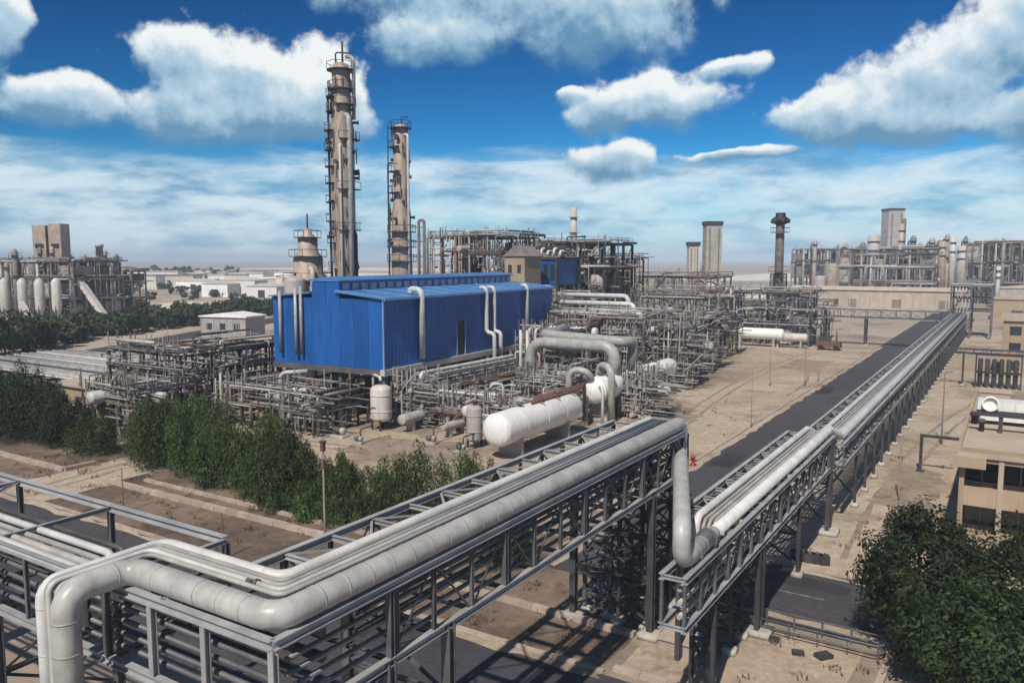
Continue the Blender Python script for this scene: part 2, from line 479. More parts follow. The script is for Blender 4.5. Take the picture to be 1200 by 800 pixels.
def member(parent, name, p, q, w, h, mat, prof='box', roll=0.0):
    """one straight steel member from p to q (meshes shared between alike ones)"""
    p, q = Vector(p), Vector(q)
    d = q-p
    L = round(d.length, 2)
    key = (name, L, w, h, mat, prof)
    me = MCACHE.get(key)
    if me is None:
        b = MB()
        if prof == 'H':       # H section as one outline
            t = 0.16*w
            y, x = h/2, w/2
            poly = [(-x, -y), (x, -y), (x, -y+t), (t/2, -y+t), (t/2, y-t), (x, y-t), (x, y), (-x, y), (-x, y-t), (-t/2, y-t), (-t/2, -y+t), (-x, -y+t)]
            b.prism(poly, 0, L)
        elif prof == 'L':
            t = 0.2*w
            b.prism([(-w/2, -h/2), (w/2, -h/2), (w/2, -h/2+t), (-w/2+t, -h/2+t), (-w/2+t, h/2), (-w/2, h/2)], 0, L)
        elif prof == 'O':
            b.lathe((0, 0, 0), (0, 0, 1), [(w/2, 0), (w/2, L)], 24)
        else:
            b.box(-w/2, w/2, -h/2, h/2, 0, L)
        me = bpy.data.meshes.new(name)
        me.from_pydata(b.v, [], b.f)
        me.polygons.foreach_set('use_smooth', b.sm)
        me.materials.append(MATS[mat])
        MCACHE[key] = me
    o = bpy.data.objects.new(name, me)
    COL.objects.link(o)
    z = d.normalized()
    up = Vector((0, 0, 1)) if abs(z.z) < 0.98 else Vector((0, 1, 0))
    x = up.cross(z).normalized()
    y = z.cross(x)
    M = Matrix((x, y, z)).transposed().to_4x4()
    if roll: M = M @ Matrix.Rotation(roll, 4, 'Z')
    adopt(o, parent)
    o.matrix_basis = Matrix.Translation(p) @ M
    return o
def shared(parent, name, key, mk, mat, loc, rz=0.0):
    """a small repeated piece: mk(MB) builds it once around the origin"""
    key = (name, key, mat)
    me = MCACHE.get(key)
    if me is None:
        b = MB(); mk(b)
        me = bpy.data.meshes.new(name)
        me.from_pydata(b.v, [], b.f)
        me.polygons.foreach_set('use_smooth', b.sm)
        me.materials.append(MATS[mat])
        MCACHE[key] = me
    o = bpy.data.objects.new(name, me)
    COL.objects.link(o)
    adopt(o, parent)
    o.matrix_basis = Matrix.Translation(Vector(loc)) @ Matrix.Rotation(rz, 4, 'Z')
    return o
# ================================================================ the setting
def sheet(name, pts, z, mat):
    b = MB()
    b._add([(x, y, z) for x, y in pts], [tuple(range(len(pts)))])
    return struct(b, name, mat)
def rect(name, x0, x1, y0, y1, z, mat):
    return sheet(name, [(x0, y0), (x1, y0), (x1, y1), (x0, y1)], z, mat)
rect('ground', -6000, 6000, -1500, 7500, 0.0, 'ground')
def ragged(x0, x1, y0, y1, amp, seed, step=3.0):
    rr = random.Random(seed)
    out = []
    def edge(ax, ay, bx, by):
        n = max(2, int(math.hypot(bx-ax, by-ay)/step))
        for i in range(n):
            s = i/n
            out.append((ax+(bx-ax)*s + rr.uniform(-amp, amp), ay+(by-ay)*s + rr.uniform(-amp, amp)))
    edge(x0, y0, x1, y0); edge(x1, y0, x1, y1); edge(x1, y1, x0, y1); edge(x0, y1, x0, y0)
    return out
sheet('sand_yard', ragged(-62, -26.2, 56.5, 192, 0.0, 1), 0.004, 'sand')
sheet('plant_yard', ragged(-92, -30, 51, 74, 0.8, 2), 0.008, 'sand')
sheet('east_yard', ragged(-15.8, 60, 52.6, 250, 0.0, 3), 0.004, 'sand')
sheet('dirt_verge', ragged(-150, -16.2, 33.9, 49.5, 0.5, 5), 0.004, 'dirt')
sheet('gate_path', ragged(-75.5, -67.5, 33.7, 52, 0.35, 6, 1.5), 0.012, 'sand')
rect('main_road', -26, -16, 44.0, 420, 0.016, 'asphalt')
rect('cross_road', -26, 90, 44.3, 52.3, 0.020, 'asphalt')
rect('service_road', -170, -4.0, 23.5, 33.6, 0.016, 'asphalt')
sheet('far_road', [(-158, 62), (-150, 64), (-172, 118), (-230, 240), (-240, 236), (-181, 114)], 0.008, 'asphalt')
sheet('far_track', [(-146, 64), (-141, 66), (-166, 120), (-171, 118)], 0.012, 'sand')
sheet('concrete_apron', [(-15.5, 34.2), (-6.0, 34.4), (-5.6, 42.8), (-15.8, 42.6)], 0.010, 'slab')
rr = random.Random(8)
for nm, x0, x1, y0, y1, sd in (('pale_flat', -620, -300, 330, 520, 11), ('pale_flat', -900, -420, 620, 900, 12), ('pale_flat', -260, -100, 420, 560, 13), ('salt_flat', -300, 260, 760, 1200, 14),
                               ('salt_flat', -1500, -600, 1100, 1500, 15), ('pale_flat', -330, -235, 165, 235, 16)):
    sheet(nm, ragged(x0, x1, y0, y1, 8, sd, 25), 0.006, 'pale_soil')
# painted centre dashes on the cross road
for i in range(3):
    b = MB(); x = -23.6 + i*6.2
    b._add([(x, 48.2, 0.026), (x+2.6, 48.2, 0.026), (x+2.6, 48.34, 0.026), (x, 48.34, 0.026)], [(0, 1, 2, 3)])
    struct(b, 'road_marking', 'mark_white')
def kerb(path, w=0.3, h=0.14, L=1.2, name='kerb', mat='kerb_stone', seed=0):
    """kerb laid stone by stone along a path; each stone is a piece under the kerb"""
    rk = random.Random(seed)
    base = bpy.data.objects.new(name, None); COL.objects.link(base)
    base['kind'] = 'structure'
    base.location = (path[0][0], path[0][1], 0); WLOC[base.name] = Vector(base.location)
    for (ax, ay), (bx, by) in zip(path, path[1:]):
        d = math.hypot(bx-ax, by-ay); n = max(1, round(d/L)); a = atan2(by-ay, bx-ax)
        l = d/n
        for i in range(n):
            s = (i+.5)/n
            o = shared(base, 'kerb_stone', (round(l, 2), w, h), lambda b: b.prism([(-l/2+.012, -w/2), (l/2-.012, -w/2), (l/2-.012, w/2), (-l/2+.012, w/2)], -0.1, h),
                       mat, (ax+(bx-ax)*s, ay+(by-ay)*s+rk.uniform(-.015, .015), rk.uniform(-.02, .012)), a+rk.uniform(-.012, .012))
    return base
kerb([(-26.15, 58), (-26.15, 200)], L=2.0, seed=1)
kerb([(-32, 56.2), (-28.4, 56.3), (-26.8, 56.9), (-26.15, 58)], L=1.0, seed=2)
kerb([(-15.85, 52.5), (6, 52.5)], L=1.2, seed=3)
kerb([(-15.85, 53.2), (-15.85, 180)], L=2.0, seed=4)
kerb([(-15.8, 44.1), (-3.5, 44.1)], L=1.2, seed=5)
kerb([(-110, 33.8), (-16, 33.8)], L=1.5, h=0.12, seed=6)
kerb([(-130, 40.2), (-75.6, 40.2), (-75.6, 43.2)], w=0.45, h=0.38, L=1.4, seed=7)
kerb([(-67.2, 43.4), (-67.2, 40.2), (-30, 40.2)], w=0.45, h=0.38, L=1.4, seed=8)
kerb([(-66.0, 42.3), (-31, 42.3)], w=0.35, h=0.25, L=1.4, seed=9)
kerb([(-30.2, 38.2), (-16.2, 38.0)], w=0.4, h=0.3, L=1.3, seed=10)
kerb([(-15.7, 34.3), (-6, 34.5)], w=0.35, h=0.22, L=1.3, seed=11)
kerb([(-4.6, 35), (-4.4, 42)], w=0.35, h=0.22, L=1.3, seed=12)
# low wall block at the end of the lower rack
b = MB(); b.box(-14.6, -12.9, 37.4, 40.2, 0, 0.6)
o = b.build('valve_pit', 'kerb_stone'); tag(o, 'low concrete pit wall at the near end of the lower pipe rack', 'wall')
b = MB(); b.box(-14.7, -12.8, 37.3, 40.3, 0.603, 0.68); b.build('coping', 'kerb_stone', o)

# ================================================================ pipe racks
def rack(label, s0, s1, t0, t1, zb, zt, panel, along='y', light='steel_light', dark='steel', name='pipe_rack', plan_to=None, diag=True, far_face=True, sz=1.0, big=None, every=1, plan=True, pw=.13):
    """truss rack: s runs along, t0 is the open far face, t1 the near face that carries the pipes"""
    P = (lambda s, t, z: (t, s, z)) if along == 'y' else (lambda s, t, z: (s, t, z))
    e = thing(name, label, 'pipe rack', P(s0, t1, 0))
    n = max(1, round((s1-s0)/panel)); dp = (s1-s0)/n
    cw = 0.24*sz
    for z, m_ in ((zt, light), (zb, light)):
        for t in (t0, t1):
            member(e, 'chord', P(s0, t, z), P(s1, t, z), cw, cw*1.15, m_, 'H')
    pt = plan_to if plan_to is not None else (t0+t1)/2
    for i in range(n+1):
        s = s0+i*dp
        dbl = big and i % big == 0
        for t in ((t0, t1) if far_face and i % every == 0 else (t1,)):
            member(e, 'post', P(s, t, zb+cw/2), P(s, t, zt-cw/2), (0.2 if dbl else pw)*sz, (0.2 if dbl else pw)*sz, dark, 'H')
        if dbl and i < n:
            member(e, 'post', P(s+0.28, t1, zb+cw/2), P(s+0.28, t1, zt-cw/2), 0.13*sz, 0.13*sz, dark, 'H')
        if i % every == 0: member(e, 'cross_beam', P(s, t0, zt-0.02), P(s, t1, zt-0.02), 0.15*sz, 0.17*sz, light, 'H')
        member(e, 'cross_beam', P(s, t0, zb+0.02), P(s, t1, zb+0.02), 0.13*sz, 0.15*sz, dark, 'H')
        if i < n:
            a, b_ = (t0, pt) if i % 2 == 0 else (pt, t0)
            if plan: member(e, 'plan_brace', P(s, a, zt+0.03), P(s+dp, b_, zt+0.03), 0.10*sz, 0.08*sz, light, 'L')
            if diag:
                z0, z1 = (zb, zt) if i % 2 == 0 else (zt, zb)
                member(e, 'diagonal', P(s, t1-0.02, z0), P(s+dp, t1-0.02, z1), 0.075*sz, 0.06*sz, dark, 'L')
                if far_face:
                    member(e, 'diagonal', P(s, t0, z1), P(s+dp, t0, z0), 0.07*sz, 0.06*sz, dark, 'L')
    return e
def bent(e, P, s, t0, t1, ztop, w=0.32, mat='steel_dark', brace=True, foot='concrete', double=0.0):
    """trestle under a rack: columns on footings, braced"""
    for t in (t0, t1):
        for k in ((0, double) if double else (0,)):
            member(e, 'column', P(s+k, t, 0.35), P(s+k, t, ztop), w, w, mat, 'H')
        shared(e, 'footing', (w, double), lambda b: b.lathe((0, 0, 0), (0, 0, 1), [(w*2.1+double*.6, 0), (w*2.1+double*.6, 0.28), (w*1.4+double*.6, 0.36)], 4, pi/4), foot, P(s+double/2, t, 0))
    if brace:
        zs = [0.8 + (ztop-1.0)*k/brace for k in range(brace+1)]
        for k in range(brace):
            member(e, 'brace', P(s, t0, zs[k]), P(s, t1, zs[k+1]), 0.12, 0.10, mat, 'L')
            member(e, 'brace', P(s, t1, zs[k]), P(s, t0, zs[k+1]), 0.12, 0.10, mat, 'L')
            member(e, 'cross_beam', P(s, t0, zs[k+1]), P(s, t1, zs[k+1]), 0.14, 0.16, mat, 'H')
PY = lambda s, t, z: (t, s, z)
PX = lambda s, t, z: (s, t, z)
Z1B, Z1T = 7.85, 10.25
r1 = rack('tall steel truss rack carrying the thick tan pipe over the road', 17.7, 43.4, -20.1, -15.5, Z1B, Z1T, 2.14, plan_to=-18.2, big=3)
member(r1, 'chord', (-15.5, 13.2, Z1T), (-15.5, 17.7, Z1T), .24, .276, 'steel_light', 'H')
member(r1, 'chord', (-15.5, 13.2, Z1B), (-15.5, 17.7, Z1B), .24, .276, 'steel_light', 'H')
member(r1, 'chord', (-20.1, 13.2, Z1T), (-20.1, 17.7, Z1T), .24, .276, 'steel_light', 'H')
bent(r1, PY, 38.4, -20.1, -15.5, Z1B, 0.36, 'steel_dark', 3)
bent(r1, PY, 42.9, -20.1, -15.5, Z1T-.3, 0.34, 'steel_dark', 3)
bent(r1, PY, 20.6, -20.1, -15.5, Z1B, 0.36, 'steel', 3)
r2 = rack('cross leg of truss rack joining the tall rack at its near corner', -57.7, -22.9, 17.6, 13.2, Z1B, Z1T, 2.32, along='x', plan_to=15.8, big=3, every=3, plan=False, diag=False)
for z in (Z1B, Z1T):
    member(r2, 'chord', (-22.9, 13.2, z), (-15.5, 13.2, z), .24, .276, 'steel_light', 'H')
for x in (-20.6, -18.2, -15.5):
    member(r2, 'post', (x, 13.2, Z1B+.12), (x, 13.2, Z1T-.12), .2, .2, 'steel_light', 'H')
member(r2, 'plan_brace', (-36.8, 17.6, Z1T+.03), (-33.3, 13.2, Z1T+.03), .12, .1, 'steel_light', 'L')
bent(r2, PX, -15.5, 13.2, 17.6, Z1B, 0.34, 'steel', 3)
bent(r2, PX, -29.86, 13.2, 17.6, Z1B, 0.34, 'steel', 3)
bent(r2, PX, -43.78, 13.2, 17.6, Z1B, 0.34, 'steel', 3)
Z2B, Z2T = 4.9, 7.0
r3 = rack('lower truss rack beside the main road, its near stretch on doubled columns', 38.0, 61.6, -14.0, -10.75, Z2B, Z2T, 1.97, plan_to=-12.9, big=4)
for t in (-11.75, -10.75):
    for z in (Z2B, Z2T):
        member(r3, 'chord', (t, 30.2, z), (t, 38.0, z), .24, .276, 'steel_light', 'H')
for i in range(4):
    s = 30.3+i*1.95
    for t in (-11.75, -10.75):
        member(r3, 'post', (t, s, Z2B+.12), (t, s, Z2T-.12), .13, .13, 'steel', 'H')
    member(r3, 'cross_beam', (-11.75, s, Z2T), (-10.75, s, Z2T), .15, .17, 'steel_light', 'H')
    member(r3, 'cross_beam', (-11.75, s, Z2B), (-10.75, s, Z2B), .15, .17, 'steel_light', 'H')
    member(r3, 'diagonal', (-10.77, s, Z2B if i % 2 else Z2T), (-10.77, s+1.95, Z2T if i % 2 else Z2B), .075, .06, 'steel', 'L')
bent(r3, PY, 41.6, -14.0, -10.75, Z2B, 0.26, 'steel_dark', 2, double=0.75)
bent(r3, PY, 60.2, -14.0, -10.75, Z2T, 0.28, 'steel_dark', 2, double=0.75)
bent(r3, PY, 51.0, -14.0, -10.75, Z2B, 0.22, 'steel_dark', 2)
bent(r3, PY, 34.2, -11.75, -10.75, Z2B, 0.2, 'steel_dark', 2)
r4 = rack('long low truss rack running beside the main road to the far plant', 62.4, 232.0, -13.6, -10.2, 4.6, 6.3, 3.4, plan_to=-12.4, light='steel_light')
for i in range(32):
    s = 68.5 + i*5.1
    bent(r4, PY, s, -13.6, -10.2, 4.6, 0.2, 'steel_dark', 1 if i % 3 == 0 else 0)

def pipe(label, path, r, mat, bend=None, group=None, bands=0.0, band_mat=None, n=14, name='pipe', cat='pipe', flanges=()):
    o = MB().tube(path, r, n, bend).build(name, mat)
    tag(o, label, cat, group)
    if bands:
        for p, q in zip(path, path[1:]):
            p, q = Vector(p), Vector(q); d = q-p; L = d.length; d.normalize()
            k = int(L/bands); m0 = (bend or 3*r)
            for i in range(k+1):
                s = i*bands+bands*.5
                if s < m0 or s > L-m0: continue
                c = p+d*s
                w = 0.05 if r > 0.3 else 0.035
                member(o, 'cladding_band', c-d*w/2, c+d*w/2, 2*r*1.02, 2*r*1.02, band_mat or mat, 'O')
    for c, d in flanges:
        c, d = Vector(c), Vector(d).normalized()
        member(o, 'flange', c-d*.05, c+d*.05, 2*r*1.55, 2*r*1.55, 'steel', 'O')
    return o
ZB = Z1T+0.14
# the pipes of the tall rack: along the rack, round the corner, along the cross leg, then down
Z2P = Z2T+.14+.385
pipe('thick tan clad pipe turning at the rack corner and dropping to the lower rack',
     [(-22.0, 11.5, 0.0), (-22.0, 11.5, ZB+.37), (-22.0, 13.55, ZB+.37), (-15.75, 13.55, ZB+.37), (-15.75, 43.1, ZB+.37), (-15.75, 43.1, 9.0), (-11.15, 30.9, 9.0), (-11.15, 30.9, Z2P), (-11.15, 34.5, Z2P)],
     0.385, 'clad_tan', 0.6, bands=0.95, n=24)
o = thing('pipe_post', 'tall slim post carrying the thick pipe between the two racks', 'post', (-13.4, 36.9, 0))
member(o, 'post', (-13.4, 36.9, 0), (-13.4, 36.9, 8.5), .26, .26, 'steel_dark', 'H')
member(o, 'saddle', (-13.9, 36.9, 8.54), (-12.9, 36.9, 8.54), .25, .14, 'steel_dark', 'H')
pipe('white clad pipe on the far side of the tall rack pipes', [(-17.75, 43.6, 1.2), (-17.75, 43.6, ZB+.30), (-17.75, 15.55, ZB+.30), (-23.35, 15.55, ZB+.30), (-23.35, 11.6, ZB+.30), (-23.35, 11.6, 0)],
     0.2, 'clad_white', 0.5, bands=1.4, n=16)
for k, (dr, lab) in enumerate(((0.0, 'thin grey line next to the white clad pipe on the tall rack'), (0.24, 'thin grey line second from the white clad pipe on the tall rack'),
                               (0.48, 'thin pale line ending in a flange at the tall rack corner'), (0.72, 'thin grey line next to the thick tan pipe on the tall rack'))):
    r_, u_ = -17.35+dr, 15.2-dr*0.95
    if k == 2:
        pipe(lab, [(r_, 42.6, ZB+.42), (r_, u_, ZB+.42), (-17.9, u_, ZB+.42)], 0.085, 'clad_white', 0.3, n=10, flanges=(((-17.9, u_, ZB+.42), (1, 0, 0)),))
        pipe('thin pale line starting at a flange on the cross leg', [(-18.3, u_, ZB+.42), (-22.9, u_, ZB+.42), (-22.9, 11.55, ZB+.42), (-22.9, 11.55, 0)], 0.085, 'clad_white', 0.3, n=10)
    else:
        pipe(lab, [(r_, 42.7, ZB+.42), (r_, u_, ZB+.42), (-23.1+dr*.75, u_, ZB+.42), (-23.1+dr*.75, 11.6, ZB+.42), (-23.1+dr*.75, 11.6, 0)], 0.075, 'pipe_grey', 0.3, n=10)
for i in range(13):       # stools that carry the small lines level with the thick pipe
    s = 17.7+i*2.14
    member(r1, 'pipe_stool', (-17.5, s, ZB+.28), (-16.35, s, ZB+.28), .10, .10, 'steel', 'H')
    for t in (-17.95, -16.4):
        member(r1, 'stool_post', (t, s, ZB-.06), (t, s, ZB+.37), .09, .09, 'steel')
for i in range(3):
    s = -22.5+i*2.32
    member(r2, 'pipe_stool', (s, 14.25, ZB+.28), (s, 15.3, ZB+.28), .10, .10, 'steel', 'H')
    for t in (14.3, 15.7):
        member(r2, 'stool_post', (s, t, ZB-.06), (s, t, ZB+.37), .09, .09, 'steel')
# pipes on top of the cross leg, coming from further along it
for k, (t, r_, m_, lab) in enumerate(((13.35, .2, 'clad_white', 'pale pipe on the outer edge of the cross leg top'), (13.95, .12, 'pipe_grey', 'grey line second from the edge of the cross leg top'),
                                      (14.4, .1, 'pipe_grey', 'grey line third from the edge of the cross leg top'), (14.85, .13, 'clad_white', 'white line fourth from the edge of the cross leg top'),
                                      (15.4, .09, 'pipe_dark', 'dark line innermost on the cross leg top'))):
    pipe(lab, [(-60, t, Z1T-.22+r_), (-24.6-.2*k, t, Z1T-.22+r_), (-24.6-.2*k, t, 8.4)], r_, m_, 0.35, n=12)
ORD = ('lowest', 'second lowest', 'middle', 'second highest', 'highest')
for k in range(5):
    z = Z1B+0.28+k*0.42
    pipe(f'{ORD[k]} of five grey pipes stacked inside the tall rack side', [(-15.95, 43.0, z), (-15.95, 14.0, z)], 0.085, 'steel', n=10)
    pipe(f'{ORD[k]} of five grey pipes stacked inside the cross leg side', [(-15.9, 13.62, z), (-55, 13.62, z)], 0.085, 'steel', n=10)
for k in range(3):
    z = Z1B+0.3+k*0.75
    pipe(f'{("lowest", "middle", "highest")[k]} of three dark pipes deep inside the tall rack', [(-17.2, 43.0, z), (-17.2, 18.0, z)], 0.16, 'pipe_dark', n=10)
    pipe(f'{("lowest", "middle", "highest")[k]} of three dark pipes deep inside the cross leg', [(-15.9, 15.3, z), (-55, 15.3, z)], 0.16, 'pipe_dark', n=10)
# the pipes of the lower rack, stepping down where its far stretch begins
def low(label, r_, rad, mat, bands=0, u0=37.3):
    za, zb_ = Z2T+.14+rad, 6.3+.14+rad
    pipe(label, [(r_, u0, 4.4), (r_, u0, za), (r_, 62.0, za), (r_+.55, 63.6, zb_), (r_+.55, 231.5, zb_)], rad, mat, 0.6, bands=bands, n=16)
pipe('pale clad pipe along the outer edge of the lower rack, starting at a reducer', [(-11.15, 34.4, Z2P), (-11.15, 62.0, Z2P-.08), (-10.6, 63.6, Z2P-.8), (-10.6, 231.5, Z2P-.8)], 0.29, 'clad_white', .5, bands=1.6, n=18)
o = MB().lathe((-11.15, 34.2, Z2P), (0, 1, 0), [(.41, 0), (.41, .2), (.3, .75), (.3, .9)], 20).build('pipe_reducer', 'clad_tan')
tag(o, 'conical reducer joining thick and pale pipe near the lower rack end', 'reducer')
member(o, 'flange', (-11.15, 34.14, Z2P), (-11.15, 34.24, Z2P), .98, .98, 'steel', 'O')
low('pale line just inside the pale edge pipe of the lower rack', -11.6, 0.14, 'clad_white', 0, 38.2)
low('white clad pipe on the road side of the lower rack', -12.75, 0.2, 'clad_white', 2.2)
low('thin grey line in the middle of the lower rack bundle', -11.88, 0.1, 'pipe_grey')
low('thin grey line second from the road side pipe of the lower rack', -12.14, 0.1, 'pipe_grey')
low('thin grey line beside the white road side pipe of the lower rack', -12.4, 0.09, 'pipe_grey')
for k in range(3):
    z = Z2B+0.35+k*0.6
    pipe(f'{("lowest", "middle", "highest")[k]} of three dark pipes inside the lower rack side', [(-11.1, 30.6, z), (-11.1, 61.8, z)], 0.11, 'pipe_grey', n=10)
    pipe(f'{("lowest", "middle", "highest")[k]} dark pipe inside the long far rack side', [(-10.7, 62.6, 4.85+k*.5), (-10.7, 231, 4.85+k*.5)], 0.11, 'pipe_grey', n=8)

# portal at the far end of the long rack, where it rises
e = thing('pipe_portal', 'tall steel portal where the long rack rises before the far plant', 'pipe portal', (-12, 236, 0))
for x in (-14, -9.5, -5):
    for y in (233.5, 243):
        member(e, 'column', (x, y, 0), (x, y, 13.4), .4, .4, 'steel', 'H')
    for z in (7.0, 10.2, 13.4):
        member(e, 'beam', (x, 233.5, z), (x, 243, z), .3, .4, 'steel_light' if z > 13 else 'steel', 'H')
for y in (233.5, 243):
    for z in (7.0, 10.2, 13.4):
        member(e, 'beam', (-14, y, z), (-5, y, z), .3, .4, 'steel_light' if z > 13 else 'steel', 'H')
    member(e, 'brace', (-14, y, 7), (-9.5, y, 13.4), .2, .2, 'steel', 'L'); member(e, 'brace', (-5, y, 7), (-9.5, y, 13.4), .2, .2, 'steel', 'L')
for k in range(5):
    x = -12.6+k*.75
    o = MB().tube([(x, 231.8, 6.8), (x, 234.2, 6.8), (x, 234.2, 13.9), (x, 300, 13.9)], 0.2, 8, .6).build('pipe', 'pipe_grey', e)
MB().box(-14.2, -4.8, 233.3, 243.2, 13.62, 13.72).build('deck', 'clad_white', e)

# wear on the roads: patched asphalt, drifted sand, wheel tracks in the yard
rw = random.Random(31)
for i, (x, y, w, l) in enumerate(((-23.5, 78, 2.2, 6), (-18.5, 104, 2.6, 9), (-24, 128, 2, 7), (-10, 50.3, 5, 1.6), (-4, 46.5, 4, 1.8), (-38, 29.5, 6, 2.2), (-20, 26.5, 7, 2), (-20.5, 62, 3, 4))):
    sheet('road_patch', ragged(x-w/2, x+w/2, y-l/2, y+l/2, .12, 100+i, .8), .024, 'asphalt_patch')
for i, (x0, x1, y0, y1) in enumerate(((-26.1, -25.1, 60, 200), (-16.9, -15.9, 56, 230), (-60, -16, 33.0, 33.6), (-120, -60, 32.9, 33.6), (-12, 20, 51.6, 52.3), (-15.5, -5, 44.3, 44.9), (-26, -24.6, 44.5, 57))):
    sheet('sand_drift', ragged(x0, x1, y0, y1, .28, 130+i, 1.4), .028+i*.0012, 'sand')
TZ = [.0125]
def track(pts, w=.45):
    for off in (-.85, .85):
        TZ[0] += .0004
        L_, R_ = [], []
        for i, p in enumerate(pts):
            a, b_ = Vector(pts[max(0, i-1)]), Vector(pts[min(len(pts)-1, i+1)])
            n_ = Vector((-(b_-a).y, (b_-a).x)).normalized()
            c = Vector(p)+n_*off
            k = w*rw.uniform(.35, .6)
            L_.append(tuple(c+n_*k)); R_.append(tuple(c-n_*k))
        sheet('wheel_track', L_+R_[::-1], TZ[0], 'track_soil')
def arc_pts(p, q, sag, n=26):
    p, q = Vector(p), Vector(q); d = q-p; nn = Vector((-d.y, d.x)).normalized()
    return [tuple(p+d*(i/n)+nn*sag*4*(i/n)*(1-i/n)+Vector((rw.uniform(-.12, .12), rw.uniform(-.12, .12)))) for i in range(n+1)]
track(arc_pts((-29, 62), (-58, 150), 6)); track(arc_pts((-27, 120), (-50, 184), -7)); track(arc_pts((-30, 70), (-36, 180), 4))
track(arc_pts((-8, 56), (-3, 130), 2)); track(arc_pts((-33, 57.5), (-85, 57), -4)); track(arc_pts((-71, 34.5), (-72, 56), 1))
for i, (x0, x1, y0, y1) in enumerate(((-54, -46, 62, 70), (-50, -38, 128, 142), (-60, -52, 60, 68), (-40, -33, 90, 100), (-36, -30, 150, 166), (-9, -5, 70, 84), (-80, -70, 52, 58), (-48, -42, 82, 92), (-64, -56, 70, 76))):
    sheet('oil_stain', ragged(x0, x1, y0, y1, .9, 160+i, 1.6), .0185+i*.0011, 'track_soil')

# lattice towers crowding the end of the tall rack
def lattice(label, x0, x1, y0, y1, z1, step, mat, w=.2):
    e = thing('lattice_tower', label, 'lattice tower', ((x0+x1)/2, (y0+y1)/2, 0))
    C = [(x0, y0), (x1, y0), (x1, y1), (x0, y1)]
    for x, y in C:
        member(e, 'leg', (x, y, 0), (x, y, z1), w, w, mat, 'H')
        shared(e, 'footing', w, lambda b: b.lathe((0, 0, 0), (0, 0, 1), [(.5, 0), (.5, .25), (.35, .32)], 4, pi/4), 'concrete', (x, y, 0))
    n = max(1, round(z1/step))
    for k in range(n):
        a, b_ = z1*k/n, z1*(k+1)/n
        for i in range(4):
            p, q = C[i], C[(i+1) % 4]
            member(e, 'brace', (*p, a+.1), (*q, b_), .09, .09, mat, 'L')
            member(e, 'brace', (*q, a+.1), (*p, b_), .09, .09, mat, 'L')
            member(e, 'ring_beam', (*p, b_), (*q, b_), .12, .12, mat, 'H')
    return e
lattice('dark dense lattice tower under the end of the tall rack', -17.7, -16.0, 39.2, 42.4, 9.9, 1.25, 'steel_dark')
lattice('low grey lattice stand beside the tall rack trestle', -19.9, -18.3, 39.4, 42.2, 4.6, 1.15, 'steel')
lattice('dark lattice stand under the near end of the lower rack', -13.9, -11.4, 39.0, 41.0, 4.75, 1.2, 'steel_dark', .16)
# ================================================================ trees
import numpy as np
def leaf_mesh(name, cen, nor, size, asp, mat, parent, rng, upbias=0.0):
    """one leaf-sized diamond per centre, facing roughly along nor"""
    n = len(cen)
    nor = nor + rng.normal(0, .45, (n, 3)); nor /= np.linalg.norm(nor, axis=1)[:, None]
    rv = rng.normal(0, 1, (n, 3)); rv[:, 2] += upbias
    t = rv - nor*(rv*nor).sum(1)[:, None]; t /= np.linalg.norm(t, axis=1)[:, None]
    b = np.cross(nor, t)
    s = size*rng.uniform(.6, 1.35, (n, 1))
    V = np.empty((n, 4, 3))
    V[:, 0] = cen - t*s; V[:, 1] = cen + b*s*asp + t*s*.1; V[:, 2] = cen + t*s; V[:, 3] = cen - b*s*asp + t*s*.1
    org = Vector((float(cen[:, 0].mean()), float(cen[:, 1].mean()), float(V[:, :, 2].min())))
    V = V.reshape(-1, 3) - np.array(org)
    me = bpy.data.meshes.new(name)
    me.vertices.add(4*n); me.vertices.foreach_set('co', V.astype(np.float32).ravel())
    me.loops.add(4*n); me.loops.foreach_set('vertex_index', np.arange(4*n, dtype=np.int32))
    me.polygons.add(n); me.polygons.foreach_set('loop_start', np.arange(0, 4*n, 4, dtype=np.int32))
    me.update(calc_edges=True)
    me.materials.append(MATS[mat])
    o = bpy.data.objects.new(name, me); COL.objects.link(o)
    o.location = org; WLOC[o.name] = org
    adopt(o, parent)
    return o
